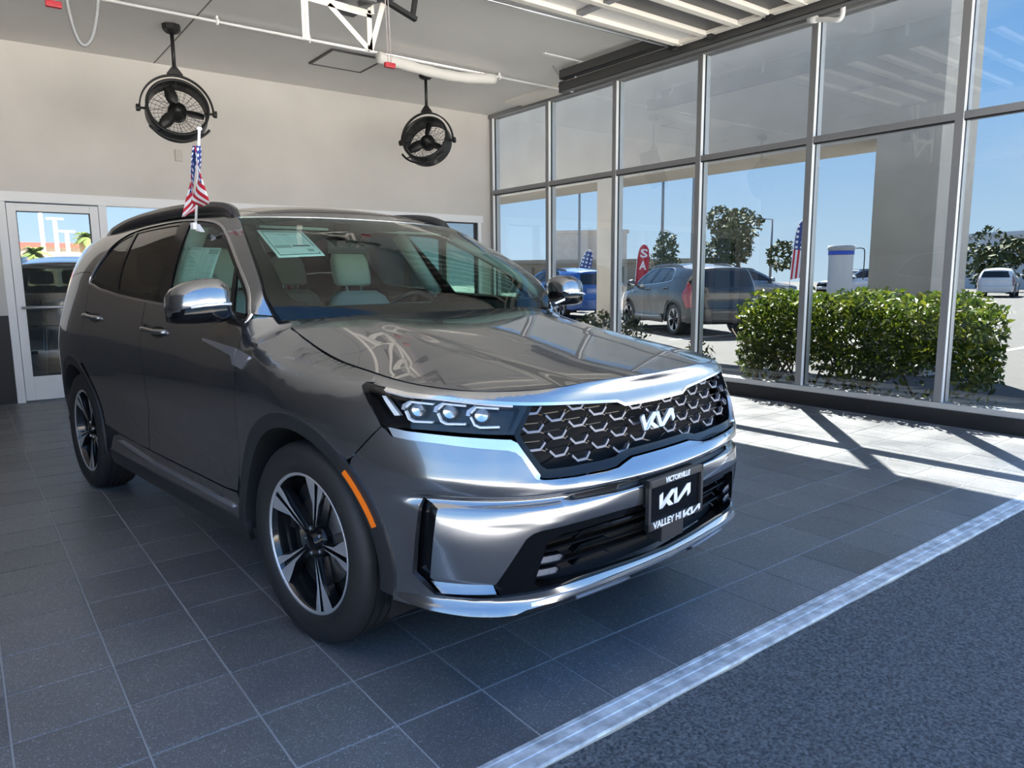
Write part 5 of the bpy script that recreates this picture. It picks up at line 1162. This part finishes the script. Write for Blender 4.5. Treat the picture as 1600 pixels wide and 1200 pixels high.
# ================================================================== THINGS ON THE CAR
CARM = Matrix.Translation((1.8102, 2.5473, 0)) @ Matrix.Rotation(-1.4504, 4, 'Z')
def cw(p): return CARM @ Vector(p)
flag_m = mat('stars_and_stripes_cloth', (.7,.7,.7), .8)
_uv = N(flag_m, 'ShaderNodeUVMap'); _sx2 = N(flag_m, 'ShaderNodeSeparateXYZ'); L(flag_m, _uv.outputs[0], _sx2.inputs[0])
def mth(m, op, a, b=None, c=None):
    n = N(m, 'ShaderNodeMath', operation=op)
    for i, v in enumerate((a, b, c)):
        if v is None: continue
        if isinstance(v, (int, float)): n.inputs[i].default_value = v
        else: L(m, v, n.inputs[i])
    return n.outputs[0]
def stripes(m, U, V, cu=.42, cv=.46, n=13, su=7, sv=6):
    st = mth(m, 'GREATER_THAN', mth(m, 'FRACT', mth(m, 'MULTIPLY', V, n / 2)), .5)
    red = N(m, 'ShaderNodeMix', data_type='RGBA'); red.inputs[6].default_value = (.50,.012,.03,1); red.inputs[7].default_value = (.82,.82,.84,1); L(m, st, red.inputs[0])
    fu = mth(m, 'SUBTRACT', mth(m, 'FRACT', mth(m, 'MULTIPLY', U, su / cu)), .5); fv = mth(m, 'SUBTRACT', mth(m, 'FRACT', mth(m, 'MULTIPLY', V, sv / cv)), .5)
    d = mth(m, 'LESS_THAN', mth(m, 'ADD', mth(m, 'MULTIPLY', fu, fu), mth(m, 'MULTIPLY', fv, fv)), .075)
    blue = N(m, 'ShaderNodeMix', data_type='RGBA'); blue.inputs[6].default_value = (.02,.05,.22,1); blue.inputs[7].default_value = (.85,.85,.88,1); L(m, d, blue.inputs[0])
    cn = mth(m, 'MULTIPLY', mth(m, 'LESS_THAN', U, cu), mth(m, 'LESS_THAN', V, cv))
    fin = N(m, 'ShaderNodeMix', data_type='RGBA'); L(m, cn, fin.inputs[0]); L(m, red.outputs[2], fin.inputs[6]); L(m, blue.outputs[2], fin.inputs[7]); L(m, fin.outputs[2], bsdf(m).inputs['Base Color'])
stripes(flag_m, _sx2.outputs[0], _sx2.outputs[1], .9, .46, 13, 3, 6)
P0 = Vector((-1.285,-.715,1.575)); P1 = Vector((-1.115,-.735,1.985))
fl = empty('car_flag', cw(P0), -1.4504); tag(fl, 'small stars and stripes flag on a white stick clipped to the car window', 'flag')
FB = Matrix.Translation(-P0)
mb = MB(); mb.tube([P0, P1], .0062, 10); mb.lathe([(0,.0),(.010,0),(.013,.006),(.009,.014),(0,.016)], 12, 'z', P1 - Vector((0,0,.004))); o = mb.build('flag_stick', white_m, fl); o.data.transform(FB)
mb = MB(); mb.box((-1.305,-.735,1.550),(-1.265,-.715,1.582), bev=.005); mb.prism([(.02,0),(.085,-.01),(.03,.03)], (-1.30,-.722,1.545), (1,0,0), (0,0,1), (0,.02,0)); o = mb.build('window_clip', white_m, fl); o.data.transform(FB)
def cloth(name, fn, nu=14, nv=34):
    V = []; F = []; UVs = []
    for i in range(nv + 1):
        for j in range(nu + 1): v, u = i / nv, j / nu; V.append(fn(v, u)); UVs.append((u, v))
    for i in range(nv):
        for j in range(nu): a = i*(nu+1) + j; F.append((a, a+1, a+nu+2, a+nu+1))
    o = mesh(name, V, F, flag_m, fl, True); uvl = o.data.uv_layers.new(name='UVMap')
    for lp in o.data.loops: uvl.data[lp.index].uv = UVs[lp.vertex_index]
    o.data.transform(FB); md = o.modifiers.new('thick', 'SOLIDIFY'); md.thickness = .0008; return o
def _pole(t): return P0 + (P1 - P0) * t
def lobeL(v, u):
    p = _pole(.83 - .63*v); w = .014 + .165*math.sin(min(1., v/.75)*math.pi/2) - .11*max(0., v - .75)/.25
    return p + Vector((-w*u*.80, -.012 - .016*math.sin(u*5 + v*3), -w*u*.62))
def lobeR(v, u):
    p = _pole(.84 - .60*v); k = math.sin(min(1., v/.72) * math.pi / 2); w = .012 + .125*k - .10*max(0, v - .72)/.28
    return p + Vector((w*u*.95, -.010 + .018*math.sin(u*4 + v*4), -w*u*.62))
cloth('flag_cloth', lobeL); cloth('flag_cloth', lobeR)

paper_m = mat('white_paper', (.80,.82,.82), .7); ink_m = mat('printed_ink', (.10,.12,.13), .7); greyink_m = mat('grey_print', (.38,.42,.42), .7); cell_m = mat('pale_print', (.62,.66,.66), .7)
def sheet(name, corners, surf, label, layout, base):
    """a printed sheet lying on a curved pane: corners TL,TR,BR,BL in pane parameters"""
    TL, TR, BR, BL = [np.array(c, float) for c in corners]
    q = lambda a, b: (TL*(1-a) + TR*a)*(1-b) + (BL*(1-a) + BR*a)*b
    t = empty(name, cw(base), -1.4504); tag(t, label, 'paper'); inv = Matrix.Translation(-Vector(base))
    def rect(a0, b0, a1, b1, lift, nx=6, ny=6):
        A = [(a0 + (a1-a0)*i/nx, b0 + (b1-b0)*j/ny) for j in range(ny+1) for i in range(nx+1)]
        V = [surf(q(a, b), lift) for a, b in A]; F = [(j*(nx+1)+i, j*(nx+1)+i+1, (j+1)*(nx+1)+i+1, (j+1)*(nx+1)+i) for j in range(ny) for i in range(nx)]
        return V, F
    V, F = rect(0, 0, 1, 1, 0.); o = mesh('sheet_paper', V, F, paper_m, t, True); o.data.transform(inv)
    md = o.modifiers.new('thick', 'SOLIDIFY'); md.thickness = .0006; md.offset = 0
    groups = {}
    for (a0, b0, a1, b1, m) in layout: groups.setdefault(m, []).append((a0, b0, a1, b1))
    for m, rs in groups.items():
        mb = MB()
        for r in rs: mb.add(*rect(*r, .0012, 3, 2))
        o = mb.build('print', m, t); o.data.transform(inv)
ws_in = lambda q, lift: ws_surf(np.array([q]), .008 - lift)[0]
lay = [(.06,.06,.94,.085,ink_m),(.06,.915,.94,.94,ink_m),(.06,.06,.08,.94,ink_m),(.92,.06,.94,.94,ink_m),(.10,.60,.45,.70,greyink_m),(.48,.61,.86,.665,ink_m),(.72,.76,.86,.86,greyink_m)]
lay += [(.15,.17,.85,.19,greyink_m),(.35,.215,.6,.235,greyink_m)] + [(x, .29 + k*.035, x + .19, .305 + k*.035, cell_m) for x in (.14,.40,.66) for k in range(8)] + [(.15,.86,.65,.875,cell_m)]
sheet('window_sticker', [(.816,.913),(.789,.639),(.455,.626),(.458,.87)], ws_in, 'white price sheet taped inside the upper corner of the windscreen', lay, (-.6,-.6,1.45))
s_in = lambda q, lift: bsurf([q], -.012 + lift)[0]
lay2 = [(.06,.05,.46,.07,greyink_m),(.70,.04,.97,.20,greyink_m),(.525,.02,.53,.98,ink_m)] + [(.10,.16 + k*.042, .10 + .32*(.6 + .4*((k*37) % 5)/4), .175 + k*.042, cell_m if k % 3 else greyink_m) for k in range(18)] + [(.58,.24 + k*.045, .72, .255 + k*.045, cell_m) for k in range(15)] + [(.80,.24 + k*.045, .94, .255 + k*.045, greyink_m if k % 4 == 0 else cell_m) for k in range(15)]
sheet('window_sticker', [(2.923,1.470),(2.543,1.452),(2.476,1.309),(2.823,1.300)], s_in, 'two-column price sheet behind the front side window above the mirror', lay2, (-1.1,-.75,1.38))

# ================================================================== OUTSIDE
# taupe portico standing in the lot beyond the hedge
pt = empty('portico', (10.9, 9.0, -.1)); tag(pt, 'taupe stucco portico with a deep beam beyond the glass wall', 'portico')
def pbox(nm, lo, hi): mb = MB(); mb.box([a - b for a, b in zip(lo, (10.9,9,-.1))], [a - b for a, b in zip(hi, (10.9,9,-.1))], bev=.01); mb.build(nm, fascia_m, pt)
pbox('beam', (10.5,4.42,3.19), (11.6,17,5.35)); pbox('column', (10.5,4.42,-.1), (11.6,5.28,3.195)); pbox('column', (10.5,10.46,-.1), (10.72,10.90,3.195)); pbox('column', (10.5,16.0,-.1), (10.8,16.5,3.195))
mb = MB(); mb.box((-.402,-5.15,.0),(-.398,-5.14,5.4)); 
# hedge
def leaves(n, pos, size, rng, up=.3):
    V = []; F = []
    for k in range(n):
        c = Vector(pos(rng)); d = Vector(rng.normal(size=3)); d.z = abs(d.z)*.6 + up; d.normalize(); t = Vector(rng.normal(size=3)); t = (t - d*t.dot(d)).normalized(); b = d.cross(t); s = size * rng.uniform(.6, 1.3)
        i = len(V); V += [c - t*s, c + b*s*.45 + d*s*.12, c + t*s, c - b*s*.45 + d*s*.12]; F += [(i, i+1, i+2, i+3)]
    return V, F
def hedge_pos(rng):
    while True:
        y = rng.uniform(2.50, 5.24); x = rng.uniform(7.02, 8.10); z = rng.uniform(.02, 1.16)
        # broad domed body on a narrower foot
        e = abs((y - 3.87) / 1.32); f = abs((x - 7.56) / (.52 if z > .35 else .28 + .7*z)); top = 1.10 - .12*e**4 + .05*math.sin(y*7) + .03*math.sin(y*17 + x*9)
        g = max(e**5 + f**4, (z / top)**5)
        low = .30 + .14*math.sin(y*4.3 + 1) + .08*math.sin(y*11)
        if g < 1 and (z > low or rng.random() < .06) and (g > .25 or rng.random() < .45): return (x - 7.56, y - 3.87, z + .07)
hd = empty('hedge', (7.56, 3.87, -.07)); tag(hd, 'clipped green hedge lit by the sun just outside the glass wall', 'hedge')
V, F = leaves(13000, hedge_pos, .040, RNG); mb = MB(); mb.add(V, F); o = mb.build('foliage', leaf_m, hd); tag(o, kind='stuff')
mb = MB()
for k in range(16): a = RNG.uniform(-1.2, 1.2); mb.tube([(RNG.uniform(-.2,.2), a, 0), (RNG.uniform(-.3,.3), a + RNG.uniform(-.2,.2), .35), (RNG.uniform(-.4,.4), a + RNG.uniform(-.4,.4), .75)], [.016,.011,.005], 6)
mb.build('stems', bark_m, hd)
def shrub(x, y, rx, ry, h, n, lab, sz=.04, m=None):
    t = empty('shrub', (x, y, -.07)); tag(t, lab, 'shrub', 'low shrubs along the glass wall')
    def pos(rng):
        while True:
            p = rng.uniform(-1, 1, 3); r = np.linalg.norm(p)
            if .45 < r < 1: return (p[0]*rx, p[1]*ry, h*.55 + p[2]*h*.5)
    V, F = leaves(n, pos, sz, RNG); mb = MB(); mb.add(V, F); o = mb.build('foliage', m or leaf_m, t); tag(o, kind='stuff')
    mb = MB()
    for k in range(5): mb.tube([(0,0,0), (RNG.uniform(-.5,.5)*rx, RNG.uniform(-.5,.5)*ry, h*.6)], [.014,.005], 5)
    mb.build('stems', bark_m, t)
shrub(7.45, 5.85, .22, .22, .55, 160, 'sparse little shrub left of the clipped hedge', .05, tree_m)
shrub(8.3, 8.35, .5, .85, .80, 900, 'dark rounded shrub seen just above the hood edge', .05, tree_m)
shrub(8.4, 11.2, .5, 1.0, .75, 900, 'dark low shrub farthest along the glass wall', .05, tree_m)
# boulders along the planting bed
rk = [(7.10,4.75,.12),(7.08,4.20,.10),(7.12,3.62,.13),(7.07,3.15,.10),(7.12,2.80,.11),(7.10,2.42,.12),(7.55,2.25,.15),(7.18,2.05,.13),(7.98,2.30,.15),(7.75,1.85,.17),(7.15,5.5,.12),(7.2,6.3,.16)]
where = ['under the hedge left of centre','under the hedge middle','largest under the hedge right of centre','tucked under the hedge right part','beneath the right end of the hedge','just right of the second mullion base','right of the hedge at the bed edge','near the bottom right of the last pane','behind the other boulders right of the hedge','farthest right in the planting bed','by the sparse little shrub','left of the sparse little shrub']
for (x, y, r), wv in zip(rk, where):
    bm = bmesh.new(); bmesh.ops.create_icosphere(bm, subdivisions=3, radius=r); ph = RNG.uniform(0, 6, 3)
    for v in bm.verts:
        k = 1 + .16*math.sin(v.co.x*14/r*.2 + ph[0]) + .14*math.sin(v.co.y*16/r*.2 + ph[1]) + .1*math.sin(v.co.z*20/r*.2 + ph[2]); v.co *= k; v.co.z *= .6; v.co.y *= 1.25
    mb = MB(); mb.bm(bm, 0, True); o = mb.build('boulder', rock_m, None, loc=(x, y, -.07 + r*.32)); tag(o, 'pale boulder ' + wv, 'boulder', 'boulders in the planting bed')
# painted bay lines
for k, y in enumerate((2.2, 5.0, 7.8, 10.6, 13.4)):
    mb = MB(); mb.box((12.5, y - .05, -.1), (18, y + .05, -.096)); o = mb.build('trim_%d' % (10 + k), line_m); tag(o, kind='structure')

# ---- parked cars: the same body in other colours
SKIP = {'dealer_plate', 'cabin', 'upper_grille', 'lower_grille', 'windscreen_border', 'mirror_sensor_pod'}
mask_m = mat('dark_cabin_glass', (.008,.009,.010), .06, 0, .3)
def park(x, y, yaw, col, metal, label, ztop=1.0):
    p2 = mat('paint_' + label.split()[0], col, .3, metal, 1.0, coat_rough=.02)
    t = empty('parked_car', (x, y, -.1), yaw); tag(t, label, 'car', 'cars parked outside')
    t.scale = (1, 1, ztop)
    for ch in car.children:
        base = ch.name.split('.')[0]
        if base in SKIP: continue
        c = copy_tree(ch, t)
        for o in [c] + list(c.children):
            for sl in getattr(o, 'material_slots', []):
                if sl.material is paint: sl.link = 'OBJECT'; sl.material = p2
                elif sl.material in (car_glass, side_glass, privacy_glass): sl.link = 'OBJECT'; sl.material = mask_m
    mb = MB(); panel_v = [(-3.4,-.62,1.1),(-.5,-.62,1.1),(-.5,.62,1.1),(-3.4,.62,1.1)]; mb.add(panel_v, [(0,1,2,3)]); mb.build('parcel_deck', dark_void, t)
    return t
park(15.6, 13.7, R(66), (.012,.013,.016), .3, 'charcoal SUV parked nearest outside the glass wall')
park(26.2, 17.1, R(-30), (.20,.21,.22), .7, 'silver SUV parked side-on behind the hedge')
park(24.0, 25.6, R(48), (.01,.01,.012), .2, 'black SUV seen from behind near the striped feather flag')
park(17.6, 21.2, R(80), (.02,.09,.32), .3, 'blue hatchback at the far left of the glass wall')
park(33.0, 33.2, R(20), (.06,.10,.17), .5, 'dark blue car between the portico columns')
park(51.0, 17.4, R(14), (.78,.78,.77), .0, 'white SUV parked facing away at the far right')
park(29.6, 8.2, R(175), (.80,.80,.79), .0, 'white car cut by the right edge behind the hedge')
park(41.0, 22.5, R(150), (.70,.72,.74), .1, 'pale car standing beside the round white kiosk')
park(48.5, 20.5, R(16), (.015,.016,.02), .2, 'dark car left of the white SUV on the right')

# ---- poles, flags, kiosk, trees and buildings beyond
def lamp_post(x, y, h, lab, head=True):
    t = empty('lamp_post', (x, y, -.1)); tag(t, lab, 'lamp post', 'parking lot lamp posts')
    mb = MB(); mb.tube([(0,0,0),(0,0,h)], [.11,.07], 10); mb.build('post', pole_m, t)
    mb = MB(); mb.lathe([(.3,0),(.3,.7),(.2,.75),(0,.75)], 14); mb.build('footing', concrete_m, t)
    mb = MB(); mb.bar((0,0,h),(-.7,.5,h+.05),.06); mb.box((-1.2,.35,h-.02),(-.6,.75,h+.12), bev=.03); mb.build('lamp_head', pole_m, t)
lamp_post(50.19, 32.87, 5.6, 'grey lamp post left of the upright striped feather flag'); lamp_post(36.2, 31.6, 11.0, 'tall grey lamp post right of the red feather flag'); lamp_post(40.3, 32.5, 12.0, 'tall grey lamp post behind the third mullion'); lamp_post(37.5, 40.8, 12.0, 'tall grey lamp post beside the far portico column')
ff_us = mat('feather_flag_stripes', (.7,.7,.7), .8); _tc = N(ff_us, 'ShaderNodeTexCoord'); _s3 = N(ff_us, 'ShaderNodeSeparateXYZ'); L(ff_us, _tc.outputs['Object'], _s3.inputs[0])
_su_ = mth(ff_us, 'MULTIPLY', _s3.outputs[0], .33); 
_red = N(ff_us, 'ShaderNodeMix', data_type='RGBA'); _red.inputs[6].default_value = (.55,.03,.05,1); _red.inputs[7].default_value = (.85,.85,.85,1); L(ff_us, mth(ff_us, 'GREATER_THAN', mth(ff_us, 'FRACT', mth(ff_us, 'MULTIPLY', _s3.outputs[0], 4.6)), .5), _red.inputs[0])
_fu = mth(ff_us, 'SUBTRACT', mth(ff_us, 'FRACT', mth(ff_us, 'MULTIPLY', _s3.outputs[0], 4)), .5); _fv = mth(ff_us, 'SUBTRACT', mth(ff_us, 'FRACT', mth(ff_us, 'MULTIPLY', _s3.outputs[2], 4)), .5)
_bl = N(ff_us, 'ShaderNodeMix', data_type='RGBA'); _bl.inputs[6].default_value = (.03,.06,.22,1); _bl.inputs[7].default_value = (.85,.85,.85,1); L(ff_us, mth(ff_us, 'LESS_THAN', mth(ff_us, 'ADD', mth(ff_us, 'MULTIPLY', _fu, _fu), mth(ff_us, 'MULTIPLY', _fv, _fv)), .07), _bl.inputs[0])
_fx_ = N(ff_us, 'ShaderNodeMix', data_type='RGBA'); L(ff_us, mth(ff_us, 'GREATER_THAN', _s3.outputs[2], 2.75), _fx_.inputs[0]); L(ff_us, _red.outputs[2], _fx_.inputs[6]); L(ff_us, _bl.outputs[2], _fx_.inputs[7]); L(ff_us, _fx_.outputs[2], bsdf(ff_us).inputs['Base Color'])
ff_red = mat('red_feather_flag', (.50,.03,.05), .8)
def feather(x, y, rz, h, m, lab, lean=0., text=None):
    t = empty('feather_flag', (x, y, -.1), rz); tag(t, lab, 'flag', 'feather flags in the lot'); t.rotation_euler = (0, lean, rz); t.scale = (h/4.2,)*3
    mb = MB(); mb.tube(catmull([(0,0,0),(0,0,1.2),(.0,0,3.2),(.08,0,3.9),(.30,0,4.2),(.55,0,4.15)], 5), .02, 6); mb.build('flag_pole', white_m, t)
    out = [(.02,1.3)] + [(.02, z) for z in np.linspace(1.5, 3.2, 6)] + [(.05,3.6),(.12,3.95),(.30,4.17),(.52,4.12),(.68,3.9),(.74,3.5)] + [(.78 - .02*k, 3.1 - k*.35) for k in range(5)] + [(.62,1.45)]
    mb = MB(); mb.prism(out, (0,-.006,0), (1,0,0), (0,0,1), (0,.012,0)); mb.build('flag_banner', m, t)
    if text:
        for k, chh in enumerate(text): text_obj('banner_letter', chh, .72, white_letter, t, Matrix(((1,0,0,.39),(0,0,-1,-.012),(0,1,0,3.6 - .75*k),(0,0,0,1))), width=.46, bold=.02)
feather(29.8, 18.6, R(-38), 3.85, ff_us, 'striped feather flag behind the silver SUV', R(4))
feather(20.0, 22.4, R(-38), 2.6, ff_us, 'leaning striped feather flag above the black SUV', R(14)); feather(21.86, 20.56, R(-38), 2.7, ff_red, 'red feather flag with white letters above the charcoal SUV', R(4), 'SA')
ks = empty('kiosk', (26.36, 14.32, -.1)); tag(ks, 'round pale kiosk with a blue band beyond the hedge', 'kiosk')
mb = MB(); mb.lathe([(.43,0),(.43,2.05),(.43,2.2)], 28); mb.build('kiosk_body', mat('pale_kiosk_shell', (.62,.62,.60), .6), ks)
mb = MB(); mb.lathe([(.43,2.12),(.45,2.12),(.45,2.26),(.43,2.26)], 28, close=True); mb.build('kiosk_band', mat('blue_band', (.03,.10,.55), .5), ks)
mb = MB(); mb.lathe([(.43,2.26),(.47,2.30),(.47,2.46),(0,2.48)], 28); mb.build('kiosk_cap', mat('grey_cap', (.40,.40,.39), .6), ks)
mb = MB(); mb.tube(catmull([(.5,-.3,2.36),(.75,-.4,2.36),(.85,-.45,2.2),(.85,-.45,1.2)], 5), .02, 6); mb.build('kiosk_hose', blackmetal, ks)
def tree(x, y, h, r, n, lab, cz=None):
    t = empty('tree', (x, y, -.1)); tag(t, lab, 'tree', 'trees beyond the lot')
    blobs = [(RNG.normal(0, r*.38), RNG.normal(0, r*.38), h*.62 + RNG.normal(0, h*.16), r*RNG.uniform(.35,.6)) for _ in range(9)]
    def pos(rng):
        b = blobs[rng.integers(9)]; d = rng.normal(size=3); d /= np.linalg.norm(d); k = b[3]*rng.uniform(.7, 1.05); return (b[0]+d[0]*k, b[1]+d[1]*k, max(.4, b[2]+d[2]*k))
    V, F = leaves(n, pos, r*.10, RNG); mb = MB(); mb.add(V, F); o = mb.build('crown', tree_m, t); tag(o, kind='stuff')
    mb = MB(); mb.tube([(0,0,0),(.1,0,h*.35),(.0,.1,h*.7)], [h*.035,h*.025,h*.008], 8); mb.build('trunk', bark_m, t)
tree(34.0, 24.3, 4.9, 1.7, 2600, 'dense rounded tree rising behind the silver SUV'); tree(33.5, 29.0, 3.6, 1.4, 1200, 'smaller tree left of the dense rounded tree')
for k, (x, y, h, r, lab) in enumerate(((62, 21.5, 3.4, 2.6, 'low green tree above the white SUV'), (64, 15.5, 3.8, 2.4, 'low green tree at the right frame edge'), (60, 6.0, 3.6, 2.4, 'low green tree outside the right frame edge'))): tree(x, y, h, r, 1200, lab)
def building(x, y, sx, sy, h, m, lab, rz=0., band=None):
    t = empty('building', (x, y, -.1), rz); tag(t, lab, 'building', 'low buildings beyond the lot')
    mb = MB(); mb.box((-sx/2,-sy/2,0),(sx/2,sy/2,h)); mb.build('walls', m, t)
    mb = MB(); mb.box((-sx/2-.2,-sy/2-.2,h),(sx/2+.2,sy/2+.2,h+.35)); mb.build('parapet', band or m, t)
    k = max(3, int(sx/6))
    for i in range(k):
        xx = -sx/2 + (i + .5)*sx/k; mb = MB(); mb.box((xx-.9,-sy/2-.03,.2),(xx+.9,-sy/2+.02,2.3)); o = mb.build('window', mask_m, t)
building(44, 58, 40, 10, 2.6, tan_m, 'long tan building far beyond the glass wall', R(-42)); building(62, 66, 9, 8, 6.4, concrete_m, 'taller cream block rising above the long tan building', R(-42))
building(78, 20, 34, 12, 4.6, mat('white_metal_siding', (.72,.73,.75), .6), 'long white building on the right skyline', R(72))
# behind the viewer: what the storefront, the paint and the glass wall mirror
building(3, -58, 44, 10, 4.2, tan_m, 'long tan building mirrored in the glass door', R(180), redroof_m)
def palm(x, y, h, lab):
    t = empty('palm_tree', (x, y, 0)); tag(t, lab, 'palm tree', 'palms mirrored in the storefront')
    mb = MB(); mb.tube([(0,0,0),(.05,0,h*.5),(0,.05,h)], [.28,.24,.2], 10); mb.build('trunk', bark_m, t)
    mb = MB(); mb.lathe([(.3,h-1.4),(.55,h-1.1),(.6,h-.4),(.2,h)], 14); mb.build('dry_skirt', dryfrond_m, t)
    for k in range(22):
        a = 2*math.pi*k/22 + RNG.uniform(-.1,.1); el = RNG.uniform(-.3, 1.1); V = []; F = []; Lf = 1.6
        for i in range(7):
            q = i/6; r = Lf*q*math.cos(el)*(1 - .1*q); z = h + Lf*q*math.sin(el) - 1.1*q*q; w = .26*math.sin(math.pi*min(1, q*1.05 + .08))
            for sg in (-1, 0, 1): V.append((r*math.cos(a) - sg*w*math.sin(a), r*math.sin(a) + sg*w*math.cos(a), z - abs(sg)*w*.35))
        for i in range(6): F += [(3*i, 3*i+1, 3*i+4, 3*i+3), (3*i+1, 3*i+2, 3*i+5, 3*i+4)]
        mesh('frond', V, F, frond_m, t, True)
palm(8.05, -43, 4.5, 'palm tree mirrored at the right of the glass door'); palm(4.7, -42, 3.3, 'shorter palm mirrored at the left of the glass door'); palm(22.0, -40, 6.0, 'palm tree mirrored in the wide storefront pane')
for x, h, lab in ((5.42, 6.35, 'tall pale post mirrored at the left of the glass door'), (6.29, 5.85, 'second pale post mirrored in the glass door'), (6.98, 4.95, 'shortest pale post mirrored in the glass door')):
    t = empty('light_post', (x, -45, 0)); tag(t, lab, 'lamp post', 'pale posts mirrored in the door')
    mb = MB(); mb.tube([(0,0,0),(0,0,h)], .14, 10); mb.build('post', white_m, t); mb = MB(); mb.box((-.55,-.15,h-.05),(.55,.15,h+.08)); mb.build('lamp_head', white_m, t)
